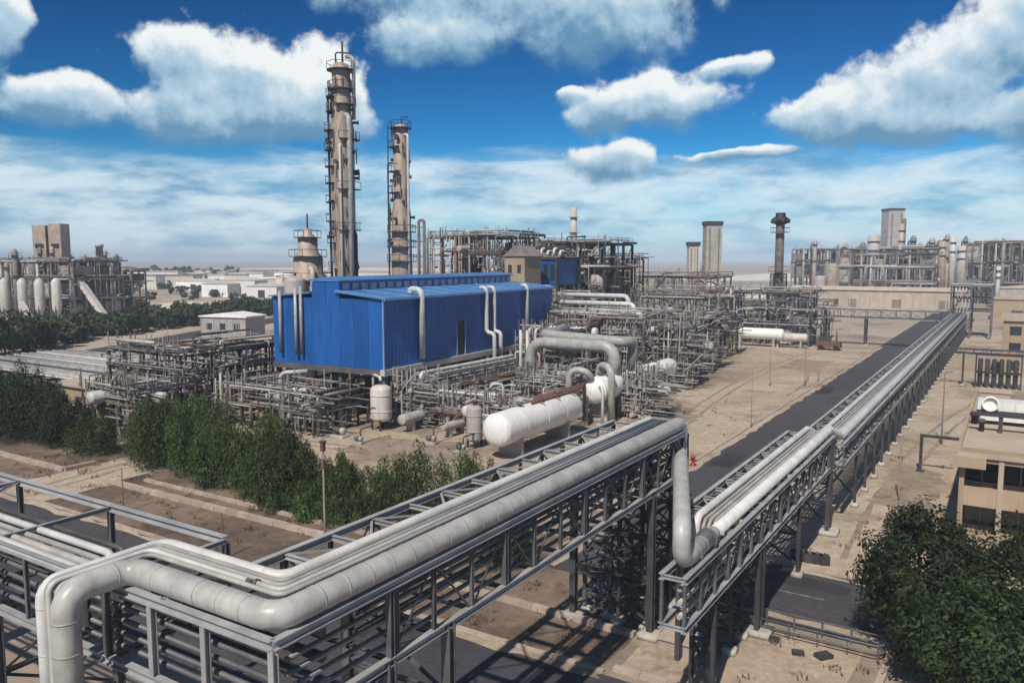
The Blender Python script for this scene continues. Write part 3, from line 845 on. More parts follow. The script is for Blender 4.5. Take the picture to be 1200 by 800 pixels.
def tree(label, loc, h, w, n, leaf, mat='leaf_dark', style='broad', seed=0, group=None, low=0.12, name='tree', asp=0.45, clumps=60):
    rng = np.random.default_rng(seed)
    x, y = loc[0], loc[1]
    e = thing(name, label, 'tree', (x, y, 0), group)
    # trunk with limbs: every limb leaves the trunk, one connected spray of tubes
    tb = MB()
    tr = max(0.05, h*0.022)
    lean = rng.normal(0, .12, 2)*h*.2
    top = (x+lean[0], y+lean[1], h*.72)
    tb.lathe((x, y, -.1), Vector(top)-Vector((x, y, -.1)), [(tr*1.6, 0), (tr*1.1, h*.08), (tr*.8, h*.35), (tr*.25, h*.72)], 8)
    tb.build('trunk', 'bark', e)
    for k in range(5):
        a = rng.uniform(0, 2*pi); s = rng.uniform(.2, .5)
        p = Vector((x, y, 0)).lerp(Vector(top), s)
        q = p + Vector((cos(a)*w*.65, sin(a)*w*.65, h*rng.uniform(.15, .32)))
        MB().cyl(p, q, tr*.55, 6, tr*.15).build('limb', 'bark', e)
    z0 = h*low
    if style == 'broad':
        c = rng.normal(0, 1, (clumps, 3)); c /= np.linalg.norm(c, axis=1)[:, None]
        c *= rng.uniform(.45, 1.0, (clumps, 1))**.6
        cc = c*np.array([w, w, (h-z0)/2]) * rng.uniform(.78, 1.02, (clumps, 1)) + np.array([x, y, (h+z0)/2])
        cr = rng.uniform(.14, .40, clumps)*w
        idx = rng.integers(0, clumps, n)
        d = rng.normal(0, 1, (n, 3)); d /= np.linalg.norm(d, axis=1)[:, None]
        rad = cr[idx]*rng.uniform(.45, 1.08, n)
        cen = cc[idx] + d*rad[:, None]*np.array([1, 1, .8])
        nor = d + c[idx]*.6 + np.array([0, 0, .35])
        ub = 0.0
    else:       # plumes: upright feathery sprays, thick at the foot, pointed at the tip
        k = clumps
        a = rng.uniform(0, 2*pi, k); rr_ = np.sqrt(rng.uniform(0, 1, k))
        fx, fy = x+np.cos(a)*rr_*w*.8, y+np.sin(a)*rr_*w*.8
        ph = h*(1-.36*rr_**2.2)*rng.uniform(.72, 1.02, k)
        pr = w*rng.uniform(.16, .30, k)
        idx = rng.integers(0, k, n)
        s = rng.uniform(0, 1, n)**.8
        zz = z0 + (ph[idx]-z0)*s
        prof = np.sqrt(np.clip(1-s, 0, 1))*(.55+.45*np.minimum(1, s*4))
        ang = rng.uniform(0, 2*pi, n)
        rad = pr[idx]*prof*rng.uniform(.55, 1.15, n)*2.0
        out = 1+.28*s
        cen = np.stack([x+(fx[idx]-x)*out+np.cos(ang)*rad, y+(fy[idx]-y)*out+np.sin(ang)*rad, zz+rng.normal(0, .12, n)], 1)
        nor = np.stack([np.cos(ang), np.sin(ang), np.full(n, .55)], 1)
        ub = 2.2
    cen[:, 2] = np.maximum(cen[:, 2], .08)
    leaf_mesh('crown', cen, nor, leaf, asp, mat, e, rng, ub)
    return e
# the row behind the low wall
ROW = [(-106.5, 46, 8.4, 4.6, 'tall dark bushy tree at the outer end of the row behind the low wall'),
       (-99.5, 47.5, 9.2, 4.5, 'broad dark tree second from the outer end of the row'),
       (-93, 45.8, 8.0, 4.2, 'dark tree third from the outer end of the row'),
       (-87.2, 46.6, 6.2, 3.2, 'rounded dark tree beside the gap with the tan wall'),
       (-73.3, 48.5, 6.6, 3.2, 'green tree just past the gap with the tan wall'),
       (-69.2, 46.5, 7.5, 3.0, 'upright green tree two past the gap in the row'),
       (-63.8, 46.8, 8.2, 3.3, 'tallest green tree in the middle of the row'),
       (-59.2, 45.6, 6.3, 2.8, 'green tree just past the tallest one of the row'),
       (-55.0, 46.6, 7.4, 3.0, 'feathery green tree beside the lamp pole'),
       (-50.8, 45.2, 6.0, 2.8, 'narrow green tree at the lamp pole foot')]
for i, (x, y, h, w, lab) in enumerate(ROW):
    tree(lab, (x, y), h, w, 17000, 0.145, 'leaf_dark' if i < 4 else 'leaf_fresh', 'plume', 40+i, 'trees in the row behind the low wall', .04, clumps=70, asp=.26)
SHR = [(-80.2, 45.6, 4.2, 2.6, 'low bushy shrub in the gap before the tan wall'), (-53.0, 44.2, 4.6, 2.0, 'bushy shrub filling the row end beside the pole'), (-46.8, 46.4, 4.0, 1.8, 'leafy shrub behind the low verge shrubs'), (-41.6, 46.8, 4.6, 1.9, 'leafy shrub before the bushy tank tree'), (-49.6, 42.9, 2.2, 1.4, 'lowest dark shrub around the lamp pole foot'), (-45.6, 43.0, 2.3, 1.5, 'low dark shrub at the verge wall'), (-42.6, 43.1, 2.1, 1.4, 'small dark shrub past the slim upright one'), (-47.2, 44.0, 2.8, 1.5, 'low shrub beyond the lamp pole'), (-44.2, 45.5, 5.2, 1.5, 'slim upright shrub between lamp pole and white tank'), (-41.3, 44.2, 2.9, 1.5, 'low spreading shrub in front of the sandy yard'),
       (-38.8, 47.4, 6.3, 2.6, 'bushy green tree in front of the white horizontal tank'), (-35.0, 48.0, 6.2, 2.6, 'bright green tree beside the tall rack bracing'), (-31.6, 47.0, 5.6, 2.4, 'green shrub half hidden by the tall rack pipes'),
       (-27.6, 43.2, 3.4, 1.7, 'green shrub seen under the tall rack beside its trestle')]
for i, (x, y, h, w, lab) in enumerate(SHR):
    tree(lab, (x, y), h, w, 6000 if h < 4 else 10000, 0.125, 'leaf_fresh', 'plume', 70+i, 'shrubs near the tall rack', .03, clumps=36, asp=.26, name='shrub' if h < 4.5 else 'tree')
# the big trees by the cross road
tree('large dark tree beside the guard rail, the one towards the road', (-3.2, 43.4), 8.3, 3.0, 22000, 0.125, 'leaf_dark', 'broad', 5, 'big trees by the guard rail', .02, clumps=105)
tree('large dark tree in front of the beige building', (1.2, 44.0), 7.6, 3.9, 23000, 0.13, 'leaf_dark', 'broad', 6, 'big trees by the guard rail', .02, clumps=115)
tree('dark tree furthest along the guard rail verge', (-0.8, 39.6), 6.4, 3.4, 16000, 0.13, 'leaf_dark', 'broad', 7, 'big trees by the guard rail', .02, clumps=95)
# belt of trees beyond the plant road
rb = random.Random(21)
for i in range(34):
    s = i/33
    px = 52+s*275
    D = 186+s*105+rb.uniform(-9, 9)
    p = to_world((px-600)/FPX*D, D)
    tree('dark green tree in the belt beyond the plant road', (p.x, p.y), rb.uniform(5.2, 7.6), rb.uniform(3.6, 5.2), 950, 0.62, 'leaf_far', 'broad', 200+i, 'belt of trees beyond the plant road', .02, clumps=22)
for i, (px, D, h, w) in enumerate(((2, 166, 9.3, 6), (24, 172, 8.6, 5), (-25, 160, 9, 6), (44, 181, 6.5, 4))):
    p = to_world((px-600)/FPX*D, D)
    tree(('big round tree at the near end of the belt', 'round tree second at the near end of the belt', 'round tree cut by the picture edge at the belt end', 'small tree joining the belt to its round end trees')[i],
         (p.x, p.y), h, w, 1800, 0.6, 'leaf_far', 'broad', 260+i, 'round trees at the belt end', .02, clumps=26)
# far trees on the skyline
for i in range(16):
    px = 165+i*7.2+rb.uniform(-3, 3); D = 880+rb.uniform(-40, 40)
    p = to_world((px-600)/FPX*D, D)
    tree('far dark tree on the skyline beyond the plain', (p.x, p.y), rb.uniform(8, 16), rb.uniform(5, 9), 220, 1.9, 'leaf_far', 'broad', 300+i, 'far trees on the skyline', .02, clumps=10)
# ================================================================ plant builders
def rail_loop(e, pts, z, mat='steel', h=1.1, step=2.0, closed=True):
    """guard rail: two rails and posts, each a piece"""
    n = len(pts)
    for i in range(n if closed else n-1):
        a, b = Vector((*pts[i], z)), Vector((*pts[(i+1) % n], z))
        for k in (h, h*.55):
            member(e, 'rail', a+Vector((0, 0, k)), b+Vector((0, 0, k)), .06, .06, mat)
        L = (b-a).length; m = max(1, round(L/step))
        for j in range(m):
            c = a.lerp(b, j/m)
            member(e, 'rail_post', c, c+Vector((0, 0, h)), .06, .06, mat)
def frame(label, x0, x1, y0, y1, levels, nx=2, ny=2, mat='steel_dark', seed=0, pipes=10, deck=True, drums=2, cw=.35, rails=True, name='process_structure', braces=True, pmats=('pipe_grey', 'clad_tan', 'steel_brown', 'rust', 'pipe_dark', 'pipe_dark', 'steel_brown', 'pipe_grey'), cat='process structure', group=None, risers=4, pr=(.09, .26), infill=0, fine=150):
    rg = random.Random(seed)
    e = thing(name, label, cat, ((x0+x1)/2, (y0+y1)/2, 0), group)
    X = [x0+(x1-x0)*i/nx for i in range(nx+1)]; Y = [y0+(y1-y0)*i/ny for i in range(ny+1)]
    top = levels[-1]
    for x in X:
        for y in Y:
            member(e, 'column', (x, y, 0), (x, y, top), cw, cw, mat, 'H')
    for z in levels:
        for y in Y:
            member(e, 'beam', (x0, y, z), (x1, y, z), cw*.7, cw, mat, 'H')
        for x in X:
            member(e, 'beam', (x, y0, z), (x, y1, z), cw*.7, cw, mat, 'H')
    if deck:
        for z in levels:
            if rg.random() < .8:
                MB().box(x0-.1, x1+.1, y0-.1, y1+.1, z+cw*.52, z+cw*.52+.06).build('deck', 'deck', e)
                if rails: rail_loop(e, [(x0, y0), (x1, y0), (x1, y1), (x0, y1)], z+cw*.5+.06, mat, step=2.6)
    if braces:
        zz = [0]+list(levels)
        for i in range(len(zz)-1):
            k = rg.randrange(nx)
            member(e, 'brace', (X[k], y0, zz[i]), (X[k+1], y0, zz[i+1]), .16, .16, mat, 'L')
            k = rg.randrange(ny)
            member(e, 'brace', (x1, Y[k], zz[i]), (x1, Y[k+1], zz[i+1]), .16, .16, mat, 'L')
    for i in range(int(pipes*2.2)):
        z = rg.choice(levels)+rg.choice((.35, .35, .6, .9, 1.5)); r = rg.uniform(*pr)*rg.choice((.4, .5, .7, 1.0))
        m_ = rg.choice(pmats)
        kind = rg.random()
        if rg.random() < .5:
            y = rg.uniform(y0, y1) if rg.random() < .5 else y0-rg.uniform(.2, .8)
            a = rg.uniform(x0-1, x1-4); b = min(x1+1.5, a+rg.uniform(4, (x1-x0)))
            path = [(a, y, z), (b, y, z)]
            j = (0, -1, 0)
        else:
            x = rg.uniform(x0, x1) if rg.random() < .5 else x1+rg.uniform(.2, .8)
            a = rg.uniform(y0-1, y1-3); b = min(y1+1.5, a+rg.uniform(3, (y1-y0)))
            path = [(x, a, z), (x, b, z)]
            j = (1, 0, 0)
        lo = max([0.0]+[l for l in levels if l < z-.8])
        if kind > .35: path = [(path[0][0], path[0][1], lo if kind > .6 else 0.0)] + path
        if kind > .8: path = path + [(path[-1][0], path[-1][1], lo)]
        elif kind > .6: path = path + [(path[-1][0]+j[0]*2, path[-1][1]+j[1]*2, path[-1][2])]
        MB().tube(path, r, 8, r*2.2, k=3).build('pipe', m_, e)
    for i in range(risers):
        x, y = (rg.uniform(x0, x1), y0-.4) if rg.random() < .6 else (x1+.4, rg.uniform(y0, y1))
        MB().cyl((x, y, 0), (x, y, top+rg.uniform(-1, 2.5)), rg.uniform(*pr)*.8, 8).build('riser', rg.choice(pmats), e)
    # small-bore lines, valves and cable runs, too fine to pick apart
    for m_ in (('steel_brown', 'pipe_grey') if fine else ()):
        fb = MB()
        for i in range(fine):
            x, y, z = rg.uniform(x0-.6, x1+.8), rg.uniform(y0-.9, y1+.4), rg.uniform(.3, top+1.0)
            if rg.random() < .6: y = y0-rg.uniform(-.3, .9)
            L_ = rg.uniform(.8, 4.5); w_ = rg.choice((.05, .07, .1, .14))*(1 if top < 16 else 1.5)
            k = rg.random()
            d_ = (L_, 0, 0) if k < .35 else ((0, L_, 0) if k < .6 else ((0, 0, L_) if k < .92 else (L_*.6, 0, L_*.6)))
            fb.bar((x, y, z), (x+d_[0], y+d_[1], min(top+2.5, z+d_[2])+.001), w_, w_)
            if rg.random() < .3:
                fb.box(x-.18, x+.18, y-.18, y+.18, z-.2, z+.25)
        fb.build('small_piping', m_, e, kind='stuff')
    for i in range(infill):       # closed rooms, hoppers and exchangers filling the bays
        a, b_, l = rg.randrange(nx), rg.randrange(ny), rg.randrange(len(levels))
        z0 = ([0]+list(levels))[l]+cw; z1 = levels[l]-cw*rg.uniform(.6, 2.5)
        q = rg.uniform(.05, .35)
        if rg.random() < .6:
            MB().box(X[a]+q, X[a+1]-q, Y[b_]+q, Y[b_+1]-q, z0, max(z0+.6, z1)).build('bay_room', rg.choice(('steel_brown', 'concrete', 'tower_grey', 'steel_dark', 'tower_tan')), e)
        else:
            rr_ = min(X[a+1]-X[a], Y[b_+1]-Y[b_])*.4
            MB().lathe(((X[a]+X[a+1])/2, (Y[b_]+Y[b_+1])/2, z0), (0, 0, 1), [(rr_*.3, 0), (rr_, (z1-z0)*.35), (rr_, (z1-z0)*.9), (rr_*.4, (z1-z0))], 12).build('hopper', rg.choice(('tower_grey', 'vessel_white', 'tower_tan')), e)
    for i in range(drums):
        z = rg.choice(levels[:-1] if len(levels) > 1 else levels); r = rg.uniform(.55, 1.1); L = rg.uniform(3, 5.5)
        x, y = rg.uniform(x0+1.5, x1-1.5), rg.uniform(y0+1, y1-1)
        q = (x+L, y, z+r+.6) if rg.random() < .5 else (x, y-L, z+r+.6)
        MB().vessel((x, y, z+r+.6), q, r, 14).build('drum', rg.choice(('clad_white', 'pipe_grey', 'vessel_white', 'steel_brown')), e)
    return e
def ring_platform(e, x, y, z, r, w=1.0, a0=0.0, a1=2*pi, mat='steel_dark', rail=True):
    n = max(4, int((a1-a0)/(pi/6)))
    b = MB()
    vs, fs = [], []
    for i in range(n+1):
        a = a0+(a1-a0)*i/n
        for rr_, zz in ((r, z), (r+w, z), (r+w, z+.12), (r, z+.12)):
            vs.append((x+cos(a)*rr_, y+sin(a)*rr_, zz))
    for i in range(n):
        for k in range(4):
            fs.append((i*4+k, i*4+(k+1) % 4, i*4+4+(k+1) % 4, i*4+4+k))
    fs += [(0, 3, 2, 1), (n*4, n*4+1, n*4+2, n*4+3)]
    b._add(vs, fs); pl = b.build('platform', mat, e)
    if rail:
        pts = [(x+cos(a0+(a1-a0)*i/n)*(r+w), y+sin(a0+(a1-a0)*i/n)*(r+w), z+1.2) for i in range(n+1)]
        MB().tube(pts, .05, 5, .05, k=1).build('rail', mat, pl)
        for p in pts[::2]:
            member(pl, 'rail_post', (p[0], p[1], z+.1), p, .06, .06, mat)
def tower(label, x, y, prof, mat, plats=(), risers=(), ladder=None, cat='column', name='process_column', group=None, n=20, top=None):
    e = thing(name, label, cat, (x, y, 0), group)
    MB().lathe((x, y, 0), (0, 0, 1), prof, n).build('shell', mat, e)
    for z, a0, a1, w in plats:
        r = max(pr_[0] for pr_ in prof if pr_[1] <= z+6 and pr_[1] >= z-30) if False else _rad(prof, z)
        ring_platform(e, x, y, z, r+.02, w, a0, a1)
    for a, z0, z1, r, m_ in risers:
        R = max(_rad(prof, z0), _rad(prof, (z0+z1)/2))+r+.25
        cx, cy = x+cos(a)*R, y+sin(a)*R
        MB().tube([(cx, cy, z0), (cx, cy, z1), (x+cos(a)*.2, y+sin(a)*.2, z1)], r, 10, r*2.5).build('riser', m_, e)
    if ladder:
        a, z0, z1 = ladder
        R = _rad(prof, z0)+.35
        for da in (-.12, .12):
            member(e, 'ladder_rail', (x+cos(a+da)*R, y+sin(a+da)*R, z0), (x+cos(a+da)*R, y+sin(a+da)*R, z1), .09, .09, 'steel_dark')
    return e
def _rad(prof, z):
    for (r0, z0), (r1, z1) in zip(prof, prof[1:]):
        if z0 <= z <= z1:
            return r0+(r1-r0)*(z-z0)/max(1e-6, z1-z0)
    return prof[-1][0] or prof[-2][0]
def hdrum(label, p, q, r, mat='paint_white', saddles=(.18, .82), name='horizontal_tank', cat='tank', nozzles=(), dish=.5, group=None, bands=0):
    p, q = Vector(p), Vector(q); d = (q-p)
    e = thing(name, label, cat, ((p.x+q.x)/2, (p.y+q.y)/2, 0), group)
    sh = MB().vessel(p, q, r, 28, dish).build('shell', mat, e)
    dn = d.normalized(); sd = Vector((-dn.y, dn.x, 0))
    for s in saddles:
        c = p+d*s
        b = MB()
        ang = atan2(dn.y, dn.x)
        b = MB((c.x, c.y, 0), ang)
        w = r*.82
        arc = [(w*cos(a), p.z+ -r*1.02*sin(a)) for a in [radians(k) for k in (36, 60, 90, 120, 144)]]
        arc = [(r*1.02*cos(radians(k)), p.z-r*1.02*sin(radians(k))) for k in (36, 60, 90, 120, 144)]
        poly = [(-w*1.0, 0), (w*1.0, 0)] + arc
        b.extr(poly, 'x', -.2, .2)
        b.build('saddle', 'concrete', e)
    for s in ([.1, .9] if not bands else [i/(bands+1) for i in range(1, bands+1)]):
        c = p+d*s
        member(sh, 'girth_band', c-dn*.06, c+dn*.06, 2*r*1.012, 2*r*1.012, mat, 'O')
    for s, hh, rn in nozzles:
        c = p+d*s
        MB().lathe((c.x, c.y, c.z+r*.9), (0, 0, 1), [(rn, 0), (rn, hh), (rn*1.6, hh), (rn*1.6, hh+.12), (0, hh+.12)], 10).build('nozzle', 'steel', e)
    return e
def vdrum(label, x, y, z0, z1, r, mat='vessel_white', legs=4, name='vertical_vessel', cat='vessel', group=None, pipe_top=None):
    e = thing(name, label, cat, (x, y, 0), group)
    MB().vessel((x, y, z0), (x, y, z1), r, 22).build('shell', mat, e)
    for k in range(legs):
        a = 2*pi*k/legs+.6
        member(e, 'leg', (x+cos(a)*r*.85, y+sin(a)*r*.85, 0), (x+cos(a)*r*.85, y+sin(a)*r*.85, z0+r*.7), .2, .2, 'steel_dark', 'H')
    for f in (.3, .72):
        z = z0+(z1-z0)*f
        member(e, 'band', (x, y, z-.06), (x, y, z+.06), 2*r*1.03, 2*r*1.03, mat, 'O')
    MB().lathe((x, y, z1-.1), (0, 0, 1), [(.16, 0), (.16, .5), (.3, .5), (.3, .62), (0, .62)], 10).build('nozzle', 'steel', e)
    if pipe_top:
        MB().tube(pipe_top, .16, 10, .5).build('pipe', 'clad_white', e)
    return e

# ================================================================ blue compressor house
def blue_house():
    O, RZ = (-63.6, 72.2, 0), radians(3.5)
    c, s_ = cos(RZ), sin(RZ)
    def Wp(x, y, z): return Vector((O[0]+x*c-y*s_, O[1]+x*s_+y*c, z))
    e = thing('blue_building', 'long bright blue sheet clad house raised on steel columns', 'building', O)
    L, WD, Z0, ZE = 46.0, 17.8, 6.85, 15.25
    MB(O, RZ).box(-WD+.2, -.2, .2, L-.2, Z0+.05, ZE-.3).build('wall', 'blue_sheet', e)
    def panel(b, w, z0, z1):
        poly = []
        k = 4; g = w/k
        pts = []
        for i in range(k):
            a = -w/2+.01+i*(w-.02)/k; q = (w-.02)/k
            pts += [(a, .0), (a+q*.55, .0), (a+q*.62, -.035), (a+q*.92, -.035)]
        pts += [(w/2-.01, 0), (w/2-.01, .14), (-w/2+.01, .14)]
        b.prism(pts, z0, z1)
    def put(x, y, rz, w, z0, z1, mat='blue_sheet'):
        o = shared(e, 'wall_panel', (round(w, 3), z0, z1), lambda b: panel(b, w, z0, z1), mat, (0, 0, 0))
        o.matrix_basis = Matrix.Translation(Wp(x, y, 0)) @ Matrix.Rotation(RZ+rz, 4, 'Z')
    nf, ns = 20, 8
    wf, wsd = L/nf, WD/ns
    for i in range(nf):
        yc = (i+.5)*wf
        if i == 7:       # the tall opening
            put(0, yc, pi/2, wf, 11.6, ZE)
            continue
        put(0, yc, pi/2, wf, Z0, ZE)
        put(-WD, yc, -pi/2, wf, Z0, ZE)
    for i in range(ns):
        put(-(i+.5)*wsd, 0, 0, wsd, Z0, ZE if not 3 <= i <= 4 else 17.2)
        put(-(i+.5)*wsd, L, pi, wsd, Z0, ZE)
    y0 = 7*wf
    MB(O, RZ).box(-.5, -.06, y0+.05, y0+wf-.05, Z0, 11.6).build('door_opening', 'dark_opening', e)
    for yy in (y0+.02, y0+wf-.14):
        MB(O, RZ).box(-.1, .12, yy, yy+.12, Z0, 11.6).build('door_jamb', 'blue_trim', e)
    # roofs
    xm0, xm1 = -7.2, -11.2
    MB(O, RZ).extr([(.45, ZE-.02), (.45, ZE+.16), (xm0, ZE+.95), (xm0, ZE+.75)], 'y', -.4, L+.4).build('roof', 'blue_roof', e)
    MB(O, RZ).extr([(-WD-.4, ZE-.02), (-WD-.4, ZE+.16), (xm1, ZE+.75), (xm1, ZE+.55)][::-1], 'y', -.4, L+.4).build('roof', 'blue_roof', e)
    MB(O, RZ).extr([(xm0+.002, ZE+.3), (xm0+.002, 17.3), (xm1-.002, 17.3), (xm1-.002, ZE+.3)], 'y', .3, L-1.5).build('monitor_wall', 'blue_sheet', e)
    MB(O, RZ).extr([(xm0+.5, 17.3), (xm0+.5, 17.45), ((xm0+xm1)/2, 17.85), (xm1-.5, 17.45), (xm1-.5, 17.3)], 'y', 0, L-1.2).build('monitor_roof', 'blue_roof', e)
    for i in range(24):
        yy = 1.2+i*1.82
        f = MB(O, RZ).box(xm0+.01, xm0+.07, yy, yy+1.25, 16.25, 17.05).build('window', 'glass_pale', e)
        MB(O, RZ).box(xm0+.02, xm0+.12, yy-.02, yy+1.27, 16.14, 16.24).build('sill', 'blue_trim', f)
    for i in range(nf//2+1):
        yy = min(L-.1, i*2*wf)
        MB(O, RZ).extr([(.5, ZE+.18), (.5, ZE+.24), (xm0, ZE+1.03), (xm0, ZE+.97)], 'y', yy-.06, yy+.06).build('roof_seam', 'blue_trim', e)
    MB(O, RZ).box(.46, .62, -.4, L+.4, ZE-.12, ZE+.1).build('gutter', 'blue_trim', e)
    # corner trims and pale base beam
    MB(O, RZ).box(.02, .2, -.2, -.02, Z0, ZE).build('corner_trim', 'blue_trim', e)
    MB(O, RZ).box(-.3, .35, -.35, L+.3, Z0-.75, Z0-.02).build('base_beam', 'concrete_pale', e)
    MB(O, RZ).box(-WD, -.3, -.35, .35, Z0-.72, Z0-.03).build('base_beam', 'steel', e)
    MB(O, RZ).box(-WD+.3, -.31, .36, L, Z0-.6, Z0).build('floor', 'concrete', e)
    # columns below
    for i in range(8):
        for x in (-.3, -7, -13.6, -WD+.3):
            y = .5+i*6.55
            member(e, 'column', Wp(x, y, 0), Wp(x, y, Z0-.7), .55, .55, 'concrete' if i % 2 else 'steel', 'box')
    for i in range(7):
        y = .5+i*6.55
        member(e, 'brace', Wp(-.3, y, .4), Wp(-.3, y+6.55, Z0-.9), .2, .2, 'steel', 'L')
    # outside pipes on the walls
    def wp(pts, r, mat='clad_white'):
        MB().tube([Wp(*p) for p in pts], r, 12, r*2.5).build('vent_pipe', mat, e)
    wp([(-1.2, 7.2, ZE+.4), (-1.2, 7.2, ZE+1.0), (.55, 7.2, ZE+1.0), (.55, 7.2, Z0+.6)], .38)
    wp([(-.6, 23.4, ZE+.7), (.5, 23.4, ZE+.7), (.5, 23.4, Z0+2.6), (1.8, 23.4, Z0+2.6), (1.8, 23.4, 3)], .3)
    wp([(-.6, 25.6, ZE+.7), (.5, 25.6, ZE+.7), (.5, 25.6, Z0+2.6), (1.6, 25.6, Z0+2.6), (1.6, 25.6, 3)], .3)
    wp([(-.6, 36.0, ZE+.7), (.5, 36.0, ZE+.7), (.5, 36.0, Z0)], .3)
    wp([(-12.6, -.45, ZE+1.4), (-12.6, -.45, Z0+1.2)], .2, 'clad_tan'); wp([(-13.5, -.45, ZE+1.2), (-13.5, -.45, Z0+1.0)], .2, 'clad_tan')
    wp([(-16.2, -.4, ZE+.8), (-16.2, -.4, Z0+1.2)], .22, 'pipe_grey')
    # dark machinery and pipes under the house
    rg = random.Random(5)
    for i in range(34):
        y = rg.uniform(-1, 40); x = rg.uniform(-19, -1); z = rg.uniform(1, 5.6); r = rg.uniform(.12, .4)
        m_ = rg.choice(('pipe_grey', 'pipe_dark', 'clad_tan', 'rust', 'steel_brown'))
        if i % 2:
            MB().tube([Wp(x, y, .2), Wp(x, y, z), Wp(max(-20, x-rg.uniform(3, 9)), y, z), Wp(max(-20, x-rg.uniform(3, 9)), y, 6)], r, 8, r*2.5, k=3).build('pipe', m_, e)
        else:
            MB().tube([Wp(x, y, .2), Wp(x, y, z), Wp(x, y+rg.uniform(4, 10), z), Wp(x, y+rg.uniform(4, 10), 6)], r, 8, r*2.5, k=3).build('pipe', m_, e)
    for i in range(6):
        x, y = -3-(i % 3)*6, 4+(i//3)*14
        MB(O, RZ).box(x-1.6, x+1.6, y, y+4, .02, rg.uniform(2.5, 4.4)).build('machine_block', 'steel_dark', e)
    return Wp
BW = blue_house()
rack('pale truss walkway along the foot of the blue house', 78, 113, -63.4, -60.6, 3.9, 5.7, 2.9, plan_to=-60.6, light='concrete_pale', dark='steel_light', name='truss_walkway', sz=1.25)
for k, (z, r_, m_) in enumerate(((4.35, .22, 'clad_tan'), (4.95, .16, 'pipe_grey'), (6.0, .25, 'clad_white'))):
    pipe(('tan pipe low inside the truss walkway', 'grey pipe inside the truss walkway', 'pale pipe on top of the truss walkway')[k], [(-60.9-.5*k, 77, .3), (-60.9-.5*k, 77, z), (-60.9-.5*k, 114, z), (-60.9-.5*k, 114, .3)], r_, m_, n=10)

# ================================================================ the two tall columns and their neighbours
H = pi
T1 = at(404, 300, 130)
tower('tallest tan process column, with ladders and platforms up its side', T1.x, T1.y,
      [(1.65, 0), (1.65, 20), (1.8, 21), (1.8, 23), (1.85, 23.5), (1.9, 40.5), (1.5, 43), (1.45, 49.8), (1.1, 50.6), (0, 51)], 'tower_tan',
      plats=[(z, 2.5, 4.7, 1.0) for z in (18.4, 22.6, 26, 29, 32, 34.6, 37.2, 40.2, 43.2, 45.4)] + [(24.6, -1.2, 1.2, .9), (31, -1.2, .8, .9), (38.8, -1.0, 1.0, .9), (44.2, -1.2, 1.0, .8), (46.6, 0, 2*pi, .7), (49.6, 0, 2*pi, .8)],
      risers=[(-.35, 0, 42.6, .42, 'clad_tan'), (.15, 0, 24.5, .3, 'pipe_dark'), (-1.0, 0, 38.0, .2, 'clad_white'), (3.6, 2, 46.0, .16, 'pipe_dark')], ladder=(3.95, 10, 48))
e_ = bpy.data.objects['process_column']
MB().tube([(T1.x+.4, T1.y, 50.6), (T1.x+.4, T1.y, 54)], .16, 8).build('vent_mast', 'steel_dark', e_)
MB().tube([(T1.x-.6, T1.y-.5, 50.2), (T1.x-.6, T1.y-.5, 52.4), (T1.x+1.6, T1.y+.6, 52.2)], .12, 8).build('davit', 'steel_dark', e_)
MB().tube([(T1.x+1.9, T1.y+.7, 42), (T1.x+2.0, T1.y+.8, 51.6), (T1.x+.6, T1.y+.5, 51.8)], .3, 8, .8).build('overhead_line', 'clad_tan', e_)
rg = random.Random(12)
for k in range(90):
    a = rg.uniform(2.0, 7.0); z = rg.uniform(18, 49); R = 1.95 if z < 42 else 1.5
    L_ = rg.uniform(.5, 3.2)
    c = Vector((T1.x+cos(a)*(R+.25), T1.y+sin(a)*(R+.25), z))
    if k % 3 == 0:
        MB().lathe(c-Vector((cos(a)*.4, sin(a)*.4, 0)), (cos(a), sin(a), 0), [(.22, 0), (.22, .7), (.34, .7), (.34, .85)], 8).build('nozzle', 'steel_dark', e_)
    else:
        member(e_, 'small_line', c, c+Vector((0, 0, L_)), .12, .12, ('steel_dark', 'steel_brown')[k % 2])
T2 = at(471, 300, 136)
e2 = tower('second tan process column, shorter, beside a hooped riser', T2.x, T2.y,
      [(1.75, 0), (1.75, 19), (1.6, 27.6), (1.25, 30), (1.2, 41.4), (.8, 42.2), (0, 42.5)], 'tower_tan',
      plats=[(z, 2.3, 5.2, .9) for z in (31, 34.5, 38.5)] + [(z, 0, 2*pi, .8) for z in (19.6, 22, 24.5, 41.6)],
      risers=[(-.3, 0, 40.5, .22, 'clad_white'), (3.7, 0, 36, .15, 'pipe_dark')], ladder=(4.0, 10, 42))
p = T2 + Vector((CY, SY, 0))*2.9
MB().tube([p+Vector((0, 0, -T2.z)), Vector((p.x, p.y, 26.6)), Vector((p.x+.9*CY, p.y+.9*SY, 26.6)), Vector((p.x+.9*CY, p.y+.9*SY, 0))], .26, 10, .45).build('hooped_riser', 'steel_brown', e2)
for z in (20.5, 23, 25.4):
    member(e2, 'strut', (T2.x, T2.y, z), (p.x+.9*CY, p.y+.9*SY, z), .14, .14, 'steel_dark')
MB().tube([(T2.x+.3, T2.y, 42), (T2.x+.3, T2.y, 43.6), (T2.x+1.4, T2.y+.4, 43.4)], .12, 8, .3).build('davit', 'steel_dark', e2)
